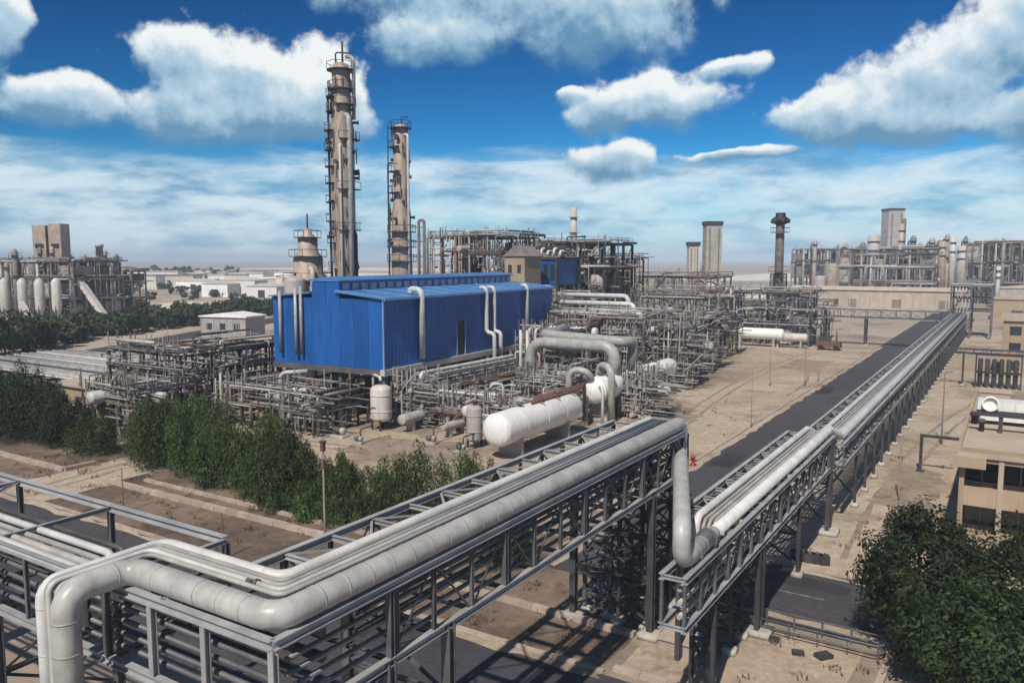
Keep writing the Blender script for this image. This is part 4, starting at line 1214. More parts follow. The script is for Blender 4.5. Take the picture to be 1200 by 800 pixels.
for k in range(60):
    a = rg.uniform(2.0, 7.0); z = rg.uniform(18, 41); R = 1.75 if z < 28 else 1.25
    c = Vector((T2.x+cos(a)*(R+.2), T2.y+sin(a)*(R+.2), z))
    if k % 3 == 0:
        MB().lathe(c-Vector((cos(a)*.4, sin(a)*.4, 0)), (cos(a), sin(a), 0), [(.2, 0), (.2, .6), (.3, .6), (.3, .75)], 8).build('nozzle', 'steel_dark', e2)
    else:
        member(e2, 'small_line', c, c+Vector((0, 0, rg.uniform(.5, 2.8))), .11, .11, ('steel_dark', 'steel_brown')[k % 2])
# stepped tan stripper left of the columns
q = at(361, 300, 132)
e3 = tower('squat stepped tan column behind the dark end of the blue house', q.x, q.y, [(3.4, 0), (3.4, 16.5), (2.4, 18), (2.4, 20.2), (1.6, 21.4), (1.6, 23.4), (.7, 24.2), (.7, 25)], 'tower_tan',
           plats=[(16.6, 0, 2*pi, .8), (20.4, 0, 2*pi, .8), (23.5, 0, 2*pi, .7)], risers=[(2.6, 0, 21, .3, 'clad_tan'), (-.6, 0, 18.5, .4, 'vessel_white')])
MB().cyl((q.x, q.y, 24.6), (q.x, q.y, 27.4), .14, 8).build('vent_mast', 'steel_dark', e3)
q2 = at(345, 300, 128)
vdrum('pale round topped vessel beside the stepped tan column', q2.x, q2.y, 3, 17.4, 1.7, 'tower_grey')

# ================================================================ equipment in front of the blue house
hdrum('big white horizontal tank with a rusty top on concrete saddles', (-43.0, 64.8, 3.1), (-43.0, 81.4, 3.1), 1.72, 'paint_white', (.2, .8), nozzles=((.3, .5, .25), (.55, .4, .2), (.8, .5, .3)), bands=3, dish=.45)
# rust coloured pipe cradle on the tank top
e = thing('pipe_cradle', 'rusty pipe cradle lying along the white tank top', 'pipe cradle', (-43.6, 77, 4.8))
for k in range(4):
    MB().tube([(-42.6-.45*k, 71.5+k, 4.98), (-42.6-.45*k, 83.5+k, 4.98), (-42.6-.45*k, 83.5+k, 2.5)], .13, 8, .4).build('pipe', 'rust', e)
for y in (73, 76.5, 80):
    member(e, 'bearer', (-44.6, y, 4.86), (-41.9, y, 4.86), .2, .12, 'rust')
hdrum('pale horizontal drum under the twin pipe hoops', (-43.2, 86.6, 4.0), (-43.2, 95.2, 4.0), 1.65, 'paint_white', (.3, .8), nozzles=((.3, .4, .3),), dish=.6)
hdrum('white horizontal drum behind the twin pipe hoops', (-43.2, 98.2, 4.1), (-43.2, 113.0, 4.1), 1.3, 'paint_white', (.2, .75), nozzles=((.2, .4, .2), (.6, .4, .2)), dish=.4)
pipe('thick pale duct arching high over the drums', [(-55.4, 92.7, 0), (-55.4, 92.7, 8.9), (-42.9, 92.7, 8.9), (-42.9, 92.7, 5.4)], 0.78, 'clad_tan', 2.2, bands=1.8, n=20)
pipe('second thick duct arching just behind the first', [(-56.0, 104, 9.6), (-56.0, 96.4, 9.6), (-43.1, 96.4, 9.2), (-43.1, 98.9, 9.2), (-43.1, 98.9, 5.2)], 0.7, 'clad_tan', 1.9, bands=1.8, n=20)
pipe('pale hooped pipe standing at the end of the pale drum', [(-45.9, 86.0, 0), (-45.9, 86.0, 6.6), (-43.3, 86.0, 6.6), (-43.3, 87.4, 4.9)], 0.42, 'clad_tan', 1.25, n=16)
pipe('pale hooped pipe looping over the middle of the pale drum', [(-41.4, 88.6, 0), (-41.4, 88.6, 6.9), (-43.9, 90.2, 6.9), (-43.9, 90.2, 4.6)], 0.45, 'clad_tan', 1.3, n=16)
pipe('slim vertical pipe in front of the pale drum', [(-41.2, 85.8, 0), (-41.2, 85.8, 4.6), (-42.2, 87.0, 4.6)], 0.2, 'clad_white', .5)
frame('small blue grey pump frame beside the pale drum', -41.5, -38.2, 93, 99, [2.2, 4.4], 1, 2, 'steel', 31, 8, drums=1, cw=.2, pr=(.08, .18))
# vertical vessels and exchangers
v = gp(447, 503)
vdrum('white vertical vessel under the blue house corner', v.x, v.y, .9, 5.4, 1.25, 'vessel_white', pipe_top=[(v.x, v.y, 5.3), (v.x, v.y, 6.2), (v.x-2.6, v.y+1.6, 6.2), (v.x-2.6, v.y+1.6, 4)])
v = gp(556, 524)
vdrum('grey vertical drum beside the white tank end', v.x, v.y, .6, 4.6, .85, 'tower_grey')
v = gp(575, 508)
vdrum('pale vertical drum with a bent top pipe behind the white tank', v.x, v.y, .8, 4.9, .95, 'vessel_white', pipe_top=[(v.x, v.y, 4.8), (v.x, v.y, 5.8), (v.x+1.2, v.y+.8, 5.8), (v.x+1.2, v.y+.8, 2.5)])
a, b_ = gp(470, 508), gp(524, 492)
hdrum('pale pipe like exchanger lying in front of the blue house', (a.x, a.y, 1.6), (b_.x, b_.y, 1.6), .62, 'clad_tan', (.2, .8), name='heat_exchanger', cat='heat exchanger', dish=.3)
a, b_ = gp(327, 492), gp(372, 486)
hdrum('grey exchanger under the dark end of the blue house', (a.x, a.y, 2.5), (b_.x, b_.y, 2.5), .75, 'tower_grey', (.25, .75), name='heat_exchanger', cat='heat exchanger', dish=.3)
pipe('bent pale pipe rising from the grey exchanger', [(a.x+.5, a.y, 2.9), (a.x+.5, a.y, 6.0), (a.x+3.4, a.y+1.8, 6.2)], .28, 'clad_white', .8)
a, b_ = gp(518, 514), gp(552, 505)
hdrum('small grey exchanger beside the grey vertical drum', (a.x, a.y, 1.3), (b_.x, b_.y, 1.3), .45, 'tower_grey', (.25, .75), name='heat_exchanger', cat='heat exchanger', dish=.3)
for i, (pa, pb, z, r_, m_, lab) in enumerate((((455, 470), (560, 452), 4.6, .2, 'clad_white', 'pale pipe running along before the blue house columns'), ((470, 486), (600, 470), 3.2, .16, 'pipe_grey', 'grey pipe running towards the pale vertical drum'),
        ((500, 470), (640, 452), 2.6, .25, 'clad_tan', 'tan pipe behind the vertical drums'), ((560, 462), (640, 470), 3.9, .13, 'rust', 'rusty pipe beyond the vertical drums'), ((540, 486), (620, 478), 4.3, .13, 'rust', 'rusty pipe between vertical drums and duct leg'))):
    A, B = gp(*pa), gp(*pb)
    pipe(lab, [(A.x, A.y, 0), (A.x, A.y, z), (B.x, B.y, z), (B.x, B.y, 0)], r_, m_, .5, n=10)
frame('pipe frame at the blue house right corner holding white loops', -60.2, -56.6, 98, 116, [3.4, 6.2, 9.0], 1, 4, 'steel_brown', 33, 26, drums=1, cw=.26, deck=False, pmats=('clad_white', 'rust', 'steel_brown', 'pipe_grey', 'rust'), pr=(.1, .28))
for k in range(2):
    x = -58.4+1.1*k
    pipe(('first' if k == 0 else 'second')+' white hairpin loop hanging by the duct leg', [(x, 95.0, 10.2), (x, 95.0, 4.6), (x, 97.2, 4.6), (x, 97.2, 10.2), (x, 100, 10.2)], .22, 'clad_white', .7)
frame('low rusty pipe frame between duct legs and drums', -54, -45.5, 88, 100, [2.4, 4.4], 3, 3, 'rust', 34, 24, drums=3, cw=.2, deck=False, pmats=('rust', 'steel_brown', 'pipe_dark', 'pipe_grey'), pr=(.08, .2))

# low pipework in front of and under the house
frame('low grey pipe frame between the blue house and the white tank', -60.2, -47.5, 74.5, 87, [1.6, 3.2], 4, 4, 'steel', 35, 34, drums=4, cw=.18, deck=False, pr=(.08, .22), pmats=('pipe_grey', 'clad_tan', 'pipe_dark', 'rust', 'clad_white', 'steel_brown'), risers=8)
frame('low dark pipe frame under the dark end of the blue house', -83.5, -67, 63.8, 71.2, [2.2, 4.2], 5, 2, 'steel_dark', 36, 40, drums=3, cw=.2, deck=False, pr=(.08, .22), risers=8)
frame('brown pipe frame against the blue house front columns', -63.2, -60.8, 74, 78.2, [2.4, 4.6], 1, 2, 'steel_brown', 37, 14, drums=0, cw=.18, deck=False, pr=(.08, .2))
for i, (px, py, s_) in enumerate(((398, 512, .5), (420, 520, .35), (505, 520, .4), (385, 498, .6), (540, 530, .35))):
    c = gp(px, py)
    t = thing('pump', ('small pump on a plinth before the dark pipe frame', 'smallest pump on the sandy yard', 'pump beside the pale exchanger', 'pump at the foot of the blue house columns', 'pump in front of the grey vertical drum')[i], 'pump', (c.x, c.y, 0))
    MB((c.x, c.y, 0)).box(-1.0*s_*2, 1.0*s_*2, -.5*s_*2, .5*s_*2, 0, .3).build('plinth', 'concrete', t)
    MB().vessel((c.x-.8*s_*2, c.y, .3+.45*s_*2), (c.x+.1*s_*2, c.y, .3+.45*s_*2), .38*s_*2, 12).build('motor', 'steel', t)
    MB().lathe((c.x+.2*s_*2, c.y, .3+.45*s_*2), (1, 0, 0), [(.1*s_*2, 0), (.42*s_*2, .1), (.42*s_*2, .5*s_*2), (.15*s_*2, .6*s_*2)], 12).build('casing', 'pipe_grey', t)
    MB().tube([(c.x+.45*s_*2, c.y, .8*s_*2), (c.x+.45*s_*2, c.y, 2.4*s_*2), (c.x+.45*s_*2, c.y+2, 2.4*s_*2)], .09, 8).build('discharge_pipe', 'rust', t)
# ================================================================ process units behind and beside
frame('tall braced scaffold frame at the corner of the sandy yard', -47.5, -42.4, 117.5, 124.5, [3.2, 6.2, 9.2], 3, 3, 'steel', 51, 12, drums=0, cw=.22, pr=(.07, .15))
frame('brown pipework unit straight behind the white drums', -66, -50, 116, 128, [4, 7.5, 10.5], 3, 3, 'steel_brown', 52, 46, fine=300, infill=6, drums=5, cw=.26, deck=False)
frame('rust toned unit behind the end of the blue house', -80, -68, 124, 136, [5, 9, 12.5], 3, 3, 'steel_brown', 53, 30, fine=300, drums=4, cw=.28, deck=False)
frame('low brown pipe unit beyond the scaffold frame', -64, -46, 133, 146, [3.5, 7, 9.5], 4, 3, 'steel_brown', 54, 48, fine=300, infill=6, drums=5, cw=.26, deck=False)
frame('dark four storey process block on the skyline with grey boxes', -87, -72, 150, 164, [6, 12, 18, 23.2], 3, 3, 'steel_dark', 55, 26, infill=16, drums=4, cw=.45)
frame('grey pipework unit between dark block and steel rack', -68, -50, 156, 170, [4, 8, 12], 4, 3, 'steel', 56, 48, fine=300, infill=8, drums=5, cw=.28, deck=False)
frame('three level steel rack across the far side of the sandy yard', -78, -40, 192, 199, [4, 8, 12], 10, 1, 'steel', 57, 56, fine=300, infill=10, drums=6, cw=.36, deck=False)
frame('tall dark pipe unit with thin masts behind the dark block', -100, -82, 178, 194, [7, 14, 20], 4, 3, 'steel_dark', 58, 34, fine=300, infill=8, drums=4, cw=.4, risers=12)
frame('purple brown lattice unit behind the second column', -118, -98, 150, 168, [8, 15, 21, 25], 5, 3, 'steel_brown', 59, 50, fine=300, infill=10, drums=3, cw=.36, risers=22)
frame('far brown lattice unit behind the blue house roof', -112, -92, 172, 190, [8, 16, 23], 5, 3, 'steel_brown', 60, 46, fine=300, infill=10, drums=3, cw=.36, risers=20)
frame('brown unit behind the steel rack beneath the concrete tower', -96, -70, 212, 230, [5, 10, 15], 5, 3, 'steel_brown', 61, 40, fine=300, infill=12, drums=6, cw=.36, deck=False)
frame('grey unit behind the steel rack beside the flare', -66, -40, 206, 216, [4, 8], 5, 2, 'steel', 62, 30, drums=4, cw=.3, deck=False)
for i, (x, y, z0, z1, r_, m_, lab) in enumerate(((-56, 131, 1, 8.5, 1.0, 'tower_grey', 'grey upright drum behind the brown pipework unit'), (-70, 140, 1, 13, 1.2, 'tower_tan', 'tan upright drum behind the rust toned unit'),
        (-49, 150, 1, 7.5, 1.1, 'tower_grey', 'grey upright drum beside the low brown pipe unit'), (-62, 175, 1, 12, 1.4, 'tower_grey', 'grey upright drum beside the steel rack'), (-52, 128.5, .8, 6, .9, 'vessel_white', 'pale upright drum behind the scaffold frame'),
        (-90, 200, 1, 16, 1.8, 'tower_tan', 'tan upright drum behind the steel rack end'))):
    vdrum(lab, x, y, z0, z1, r_, m_)
for i, (x, y, L, z, r_, m_, lab) in enumerate(((-60, 151, 9, 2.4, 1.0, 'vessel_white', 'pale horizontal drum behind the low brown unit'), (-56, 186, 12, 3, 1.3, 'paint_white', 'white horizontal drum in front of the steel rack'), (-47, 187, 8, 2.4, 1.0, 'vessel_white', 'short pale drum in front of the steel rack'),
        (-64, 112.5, 9, 8.6, .8, 'clad_white', 'pale drum high on the pipework behind the duct'))):
    hdrum(lab, (x, y, z), (x+L, y, z), r_, m_)
# flat roofed grey rooms within the dark block
o = MB().box(-86, -76.5, 149.5, 158, 15.2, 17.8).build('equipment_room', 'concrete'); tag(o, 'pale grey room box inside the dark process block', 'room box')
MB().box(-86.3, -76.2, 149.2, 158.3, 17.803, 18.0).build('roof', 'steel_dark', o)
# pale bundles of pipe on sleepers before the dark block
for k in range(3):
    p = at(668+k*4, 345+k*9, 146-k*6)
    pipe(('upper', 'middle', 'lower')[k]+' pale duct in front of the dark process block', [(p.x-2, p.y-1, p.z), (p.x+12, p.y-1, p.z), (p.x+12, p.y-1, 0)], .42, 'clad_white', 1.0, n=12)
# dark blue unit with white roof ducts
c = at(640, 300, 158)
e = thing('cooling_house', 'dark blue raised box with pale roof ducts behind the blue house end', 'house', (c.x, c.y, 0))
MB((c.x, c.y, 0), 0).box(-2.6, 2.4, 0, 9, 15, 20.0).build('wall', 'blue_sheet', e)
MB((c.x, c.y, 0), 0).box(-2.9, 2.7, -.3, 9.3, 20.003, 20.5).build('roof', 'steel_dark', e)
for k in range(5):
    MB().tube([(c.x-3+1.4*k, c.y+1, 20.7), (c.x-3+1.4*k, c.y+1, 21.6+.5*(k % 2)), (c.x-3+1.4*k, c.y+7, 21.6+.5*(k % 2)), (c.x-3+1.4*k, c.y+7, 20.7)], .3, 8, .6).build('roof_duct', 'clad_white', e)
for x in (-2.75, 2.55):
    for y in (-.2, 9.2):
        member(e, 'column', (c.x+x, c.y+y, 0), (c.x+x, c.y+y, 20), .5, .5, 'steel_dark', 'H')
for x in (-1.6, -.1, 1.4):
    MB((c.x, c.y, 0), 0).box(x-.5, x+.5, -.06, .05, 16, 19).build('louvre_opening', 'dark_opening', e)
MB((c.x, c.y, 0), 0).box(-3.6, 3.4, 2, 5, 22.2, 22.7).build('roof_beam', 'steel_dark', e)
# tan hopper house
c = at(603, 300, 150)
e = thing('hopper_house', 'tan house with dark gabled top beside the dark blue house', 'house', (c.x, c.y, 0))
MB((c.x, c.y, 0), 0).box(-2.2, 2.2, 0, 6, 9, 20.6).build('wall', 'beige', e)
MB((c.x, c.y, 0), 0).extr([(-2.5, 20.603), (2.5, 20.603), (.2, 22.6)], 'y', -.3, 6.3).build('roof', 'steel_brown', e)
for x in (-1.0, 1.0):
    MB((c.x, c.y, 0), 0).box(x-.4, x+.4, -.05, .05, 17.5, 19).build('window', 'glass', e)
for x in (-2, 2):
    for y in (.2, 5.8):
        member(e, 'column', (c.x+x, c.y+y, 0), (c.x+x, c.y+y, 9), .45, .45, 'steel_dark', 'H')
# skyline stacks
def stack(px, D, ytop, wpx, mat, label, rect_=False, cap=None):
    c = at(px, 304, D); h = ht(ytop, D); r_ = wpx*D/FPX/2
    e = thing('stack', label, 'stack', (c.x, c.y, 0))
    if rect_:
        MB((c.x, c.y, 0), YAW).box(-r_, r_, -r_, r_, 0, h).build('shaft', mat, e)
        for k in range(1, 6):
            MB((c.x, c.y, 0), YAW).box(-r_-.06, r_+.06, -r_-.06, r_+.06, h*k/6, h*k/6+.3).build('floor_band', mat, e)
        MB((c.x, c.y, 0), YAW).box(-r_-.3, r_+.3, -r_-.3, r_+.3, h, h+1.2).build('parapet', 'steel_dark', e)
        for k, f in enumerate((-.55, 0.1, .6)):
            MB((c.x, c.y, 0), YAW).box(r_*f-.07*r_, r_*f+.07*r_, -r_-.25, -r_-.02, h*.25*(k % 2), h*.97).build('rib', 'concrete' if k % 2 else 'steel_brown', e)
        if D > 400: MB((c.x, c.y, 0), YAW).box(r_*.75, r_*1.2, -r_-.9, -r_*.2, 0, h*.9).build('stair_shaft', 'steel_brown', e)
    else:
        MB().lathe((c.x, c.y, 0), (0, 0, 1), [(r_*1.15, 0), (r_, h*.6), (r_*.95, h), (r_*.7, h), (r_*.7, h-1)], 18).build('shaft', mat, e)
        for k in (.75, .9):
            ring_platform(e, c.x, c.y, h*k, r_, .8, rail=False)
    return e
stack(672, 330, 243, 8, 'tower_grey', 'thin pale chimney on the skyline behind the dark block')
stack(834, 262, 264, 18, 'concrete', 'grey concrete tower with a dark top rim on the skyline', True)
stack(812, 258, 288, 12, 'concrete_pale', 'shorter pale concrete tower beside the grey one', True)
stack(540, 210, 273, 10, 'tower_tan', 'short tan column behind the blue house roof')
# flare stack
c = gp(910, 398)
e = thing('flare_stack', 'dark flare stack with a knobbed top rising from a lattice base', 'flare stack', (c.x, c.y, 0))
D = 200
w = 1.9
for sx in (-1, 1):
    for sy in (-1, 1):
        member(e, 'lattice_leg', (c.x+sx*w*1.15, c.y+sy*w*1.15, 0), (c.x+sx*w*.8, c.y+sy*w*.8, 16.5), .28, .28, 'steel', 'L')
for k in range(6):
    z0, z1 = k*2.75, (k+1)*2.75; f0, f1 = 1.15-.35*k/6, 1.15-.35*(k+1)/6
    for sx, sy, tx, ty in ((-1, -1, 1, -1), (1, -1, 1, 1), (1, 1, -1, 1), (-1, 1, -1, -1)):
        member(e, 'lattice_brace', (c.x+sx*w*f0, c.y+sy*w*f0, z0), (c.x+tx*w*f1, c.y+ty*w*f1, z1), .14, .14, 'steel', 'L')
        member(e, 'lattice_brace', (c.x+tx*w*f0, c.y+ty*w*f0, z0), (c.x+sx*w*f1, c.y+sy*w*f1, z1), .14, .14, 'steel', 'L')
        member(e, 'lattice_ring', (c.x+sx*w*f1, c.y+sy*w*f1, z1), (c.x+tx*w*f1, c.y+ty*w*f1, z1), .16, .16, 'steel', 'L')
MB().lathe((c.x, c.y, 0), (0, 0, 1), [(1.05, 0), (1.05, 28.6), (.9, 29.2)], 16).build('riser', 'steel_brown', e)
MB().lathe((c.x, c.y, 28.6), (0, 0, 1), [(1.3, 0), (1.9, .5), (1.9, 1.5), (1.2, 2.0), (1.2, 2.8), (.9, 2.8)], 16).build('tip', 'dark_opening', e)
for k in range(6):
    a = k*pi/3
    MB().lathe((c.x+cos(a)*1.9, c.y+sin(a)*1.9, 29.3), (0, 0, 1), [(0.1, -.5), (.5, -.2), (.5, .4), (.1, .8)], 8).build('pilot_nozzle', 'steel_dark', e)
ring_platform(e, c.x, c.y, 26.6, 1.3, 1.0)
ring_platform(e, c.x, c.y, 17, 1.3, 1.3)
# pipe bridge across the yard and the road to the long rack
b4 = rack('steel pipe bridge crossing the far end of the sandy yard', -44, -13.8, 198.5, 201.5, 6.6, 8.4, 3.0, along='x', dark='steel_dark', name='pipe_bridge')
for x in (-38, -29, -14.5):
    bent(b4, PX, x, 198.5, 201.5, 6.6, .35, 'steel_dark', 1)
for k in range(4):
    pipe(('first', 'second', 'third', 'fourth')[k]+' pipe from the yard side on the steel pipe bridge', [(-46, 198.8+.75*k, 8.75), (-12.5, 198.8+.75*k, 8.75)], .2, ('pipe_grey', 'pipe_dark', 'clad_tan', 'pipe_grey')[k], n=8)
# long low tan building in the distance
e = thing('store_building', 'long low tan building beyond the pipe bridge', 'building', (-50, 366, 0))
MB().box(-84, -16, 362, 376, 0, 7.2).build('wall', 'beige_roof', e)
MB().extr([(361.4, 7.203), (376.6, 7.203), (369, 8.6)], 'x', -84.6, -15.4).build('roof', 'beige_roof', e)
for k in range(18):
    MB().box(-83.6+k*4, -83.2+k*4, 361.8, 362.1, 0, 7.1).build('pier', 'beige_roof', e)
for k in range(4):
    MB().box(-77+k*17, -73.6+k*17, 361.9, 362.12, .05, 3.6).build('door', 'steel_brown', e)
# ================================================================ far plant beyond the road
frame('far right plant block behind the tan building', -76, -34, 430, 452, [8, 16, 22], 8, 2, 'steel_brown', 81, 36, fine=320, infill=22, drums=4, cw=.8, deck=True, rails=False, pr=(.3, .8), risers=16)
frame('far plant block at the end of the long rack', -20, 14, 420, 444, [9, 18, 27], 6, 2, 'steel_brown', 82, 36, fine=320, infill=18, drums=4, cw=.8, deck=True, rails=False, pr=(.3, .8), risers=14)
frame('far plant block furthest along beside the end portal', 18, 44, 420, 446, [9, 18, 28], 5, 2, 'steel_dark', 83, 30, fine=320, infill=14, drums=3, cw=.8, deck=True, rails=False, pr=(.3, .8), risers=12)
frame('long far plant block behind the far block tower', -120, -40, 520, 545, [9, 18, 26], 12, 2, 'steel_brown', 84, 40, fine=320, infill=40, drums=4, cw=.9, deck=True, rails=False, pr=(.3, .8), risers=24)
frame('far plant block behind the end portal columns', -14, 60, 500, 524, [9, 18, 27], 11, 2, 'steel_brown', 85, 40, fine=320, infill=40, drums=4, cw=.9, deck=True, rails=False, pr=(.3, .8), risers=24)
stack(1044, 480, 247, 18, 'tower_grey', 'tall block tower of the far plant beyond the road', True)
stack(1055, 476, 262, 7, 'tower_tan', 'slim stair tower against the far block tower')
for i, (px, D, yt, w, m_, lab) in enumerate(((1023, 470, 276, 14, 'tower_grey', 'shorter tower beside the far block tower'), (988, 500, 297, 14, 'tower_tan', 'low tan tower at the edge of the far plant'), (1004, 500, 293, 10, 'tower_grey', 'slim grey tower of the far plant'),
        (1066, 470, 298, 12, 'tower_tan', 'tan tower behind the far block tower'), (1104, 430, 283, 8, 'tower_tan', 'slim tan column of the far plant end'), (1116, 430, 277, 7, 'vessel_white', 'pale slim column of the far plant end'),
        (1128, 440, 288, 13, 'tower_grey', 'broad grey tower of the far plant end'), (1147, 440, 285, 10, 'tower_tan', 'tan column beyond the end portal'), (1159, 450, 291, 7, 'tower_grey', 'grey column at the far plant corner'),
        (1171, 330, 312, 5, 'vessel_white', 'white slim post tank beyond the end portal'))):
    stack(px, D, yt, w, m_, lab)
for i in range(14):
    px = 962+i*15; D = 455+(i*37 % 60)
    c = at(px, 304, D)
    vdrum(('first', 'second', 'third', 'fourth', 'fifth', 'sixth', 'seventh', 'eighth', 'ninth', 'tenth', 'eleventh', 'twelfth', 'thirteenth', 'last')[i]+' upright drum from the flare side along the far plant foot, '+('grey', 'tan', 'pale')[i % 3],
          c.x, c.y, 1, 11+(i*7 % 9), 3.0+(i % 3)*.7, ('tower_grey', 'tower_tan', 'vessel_white')[i % 3], legs=3)
ra = random.Random(66)
NW = ('leaning close to the far block tower', 'just before the far block tower', 'between the far block tower and the tan one', 'over the tan building roof ridge', 'over the tan building end', 'near the end portal',
      'behind the end portal', 'at the plant middle', 'between two broad drums', 'above the pale drum', 'at the low end of the plant', 'above the pipe bridge end', 'by the slim grey tower', 'by the pale slim column', 'past the broad grey tower',
      'beyond the tan column', 'at the corner beyond the grey column', 'in the gap before the end columns', 'behind the slim tan column', 'behind the long far block', 'at the start of the long far block', 'at the plant edge')
for i in range(22):
    px = 958+i*10+ra.uniform(-4, 4); D = ra.uniform(440, 560)
    c = at(px, 304, D); h = ht(ra.uniform(273, 302), D); r_ = ra.uniform(3, 8)*D/FPX/2
    tower(('thin', 'short', 'plain')[i % 3]+' far column '+NW[i], c.x, c.y, [(r_*1.1, 0), (r_, h*.5), (r_*.9, h*.95), (r_*.4, h)], ('tower_tan', 'tower_grey', 'steel_brown')[i % 3],
          plats=[(h*.6, 0, 2*pi, 1.2), (h*.9, 0, 2*pi, 1.2)], risers=[(3.6, 0, h*.9, .5, 'pipe_dark')], n=12)
for i in range(10):
    px = 5+i*15+ra.uniform(-4, 4); D = ra.uniform(280, 310)
    c = at(px, 304, D); h = ht(ra.uniform(286, 308), D); r_ = ra.uniform(4, 9)*D/FPX/2
    tower(('thin', 'squat')[i % 2]+' column of the silo plant '+('by the edge silo', 'over the second silo', 'before the twin tower', 'over the third silo', 'against the twin tower', 'beside the twin tower', 'over the conveyor head', 'between conveyor and chimney', 'past the chimney foot', 'at the outer end')[i],
          c.x, c.y, [(r_*1.1, 0), (r_, h*.5), (r_*.9, h*.95), (r_*.4, h)], ('tower_tan', 'steel_brown')[i % 2], plats=[(h*.6, 0, 2*pi, .8), (h*.9, 0, 2*pi, .8)], n=12)
# far right minor sheds and a long roof
for i, (px, D, w, d, h, lab) in enumerate(((1196, 260, 14, 20, 7, 'tan shed at the far road side'), (1215, 330, 26, 20, 8, 'far grey shed past the end portal'), (955, 330, 16, 10, 4, 'small pale shed before the tan building'))):
    c = at(px, 304, D)
    e = thing('shed', lab, 'shed', (c.x, c.y, 0))
    MB((c.x, c.y, 0), 0).box(-w/2, w/2, 0, d, 0, h).build('wall', 'beige' if i != 1 else 'concrete', e)
    MB((c.x, c.y, 0), 0).extr([(-w/2-.4, h+.003), (w/2+.4, h+.003), (0, h+1.4)], 'y', -.4, d+.4).build('roof', 'beige_roof', e)
    MB((c.x, c.y, 0), 0).box(-1.6, 1.6, -.08, .1, .05, 3.4).build('door', 'steel_dark', e)
# ================================================================ the left far plant with silos
def loc(px, D): 
    p = at(px, 304, D); return p.x, p.y
x, y = loc(60, 285)
frame('brown plant block behind the row of pale silos', x-34, x+22, y-6, y+12, [6.5, 13, 19], 9, 2, 'steel_brown', 91, 60, fine=320, infill=26, drums=6, cw=.5, deck=True, rails=False, pr=(.2, .45), risers=20)
x, y = loc(135, 300)
frame('smaller brown plant block beside the chimney', x-10, x+6, y-4, y+8, [5.5, 11, 15.5], 4, 2, 'steel_brown', 92, 26, fine=320, infill=12, drums=4, cw=.45, deck=True, rails=False, pr=(.2, .4), risers=8)
for i, px in enumerate((3, 24, 44, 64)):
    x, y = loc(px, 262)
    e = thing('silo', ('pale silo cut by the picture edge', 'pale silo second from the picture edge', 'pale silo third from the picture edge', 'pale silo beside the sloping conveyor')[i], 'silo', (x, y, 0), 'pale silos')
    MB().lathe((x, y, 0), (0, 0, 1), [(.6, 1.6), (1.5, 4), (1.5, 12.6), (.9, 13.6), (.3, 14)], 16).build('shell', 'vessel_white', e)
    for k in range(4):
        a = k*pi/2+.7
        member(e, 'leg', (x+cos(a)*1.4, y+sin(a)*1.4, 0), (x+cos(a)*1.4, y+sin(a)*1.4, 5), .25, .25, 'steel_dark', 'H')
x, y = loc(62, 292)
e = thing('preparation_tower', 'twin block tower rising over the plant with silos', 'tower', (x, y, 0))
for k, (a0, a1) in enumerate(((-5.2, -.5), (.5, 5.0))):
    MB((x, y, 0), YAW).box(a0, a1, -3, 3, 0, 32.2+k*.6).build('shaft', 'tower_tan', e)
    for j in range(3):
        MB((x, y, 0), YAW).box(a0+.8, a1-.8, -3.06, -2.9, 8+j*8, 9.6+j*8).build('window', 'dark_opening', e)
MB((x, y, 0), YAW).box(-.5, .5, -2, 2, 0, 30.5).build('stair_core', 'steel_dark', e)
x, y = loc(117, 296)
e = thing('chimney', 'slim chimney with a flared conical foot beside the silos', 'chimney', (x, y, 0))
MB().lathe((x, y, 0), (0, 0, 1), [(4.2, 0), (3.8, 11), (1.5, 15), (1.2, 24.4), (1.5, 24.4), (1.5, 25.6), (.9, 25.6)], 16).build('shaft', 'tower_grey', e)
ring_platform(e, x, y, 22.5, 1.2, .8, rail=False)
(xa, ya), (xb, yb) = loc(86, 272), loc(118, 268)
e = thing('conveyor', 'sloping conveyor gallery coming down from the plant with silos', 'conveyor', (xb, yb, 0))
MB().bar((xa, ya, 15.5), (xb, yb, 1.5), 2.0, 1.6).build('gallery', 'vessel_white', e)
for f in (.3, .65):
    p = Vector((xa, ya, 14.8)).lerp(Vector((xb, yb, .8)), f)
    member(e, 'trestle', (p.x, p.y, 0), (p.x, p.y, p.z), .5, .5, 'steel_dark', 'H')
(xa, ya), (xb, yb) = loc(22, 240), loc(42, 208)
e = thing('conveyor', 'pale chute sloping down beside the round tree', 'conveyor', (xb, yb, 0))
MB().bar((xa, ya, 7), (xb, yb, .8), 1.4, 1.0).build('gallery', 'vessel_white', e)
member(e, 'trestle', ((xa+xb)/2, (ya+yb)/2, 0), ((xa+xb)/2, (ya+yb)/2, 3.4), .4, .4, 'steel_dark', 'H')
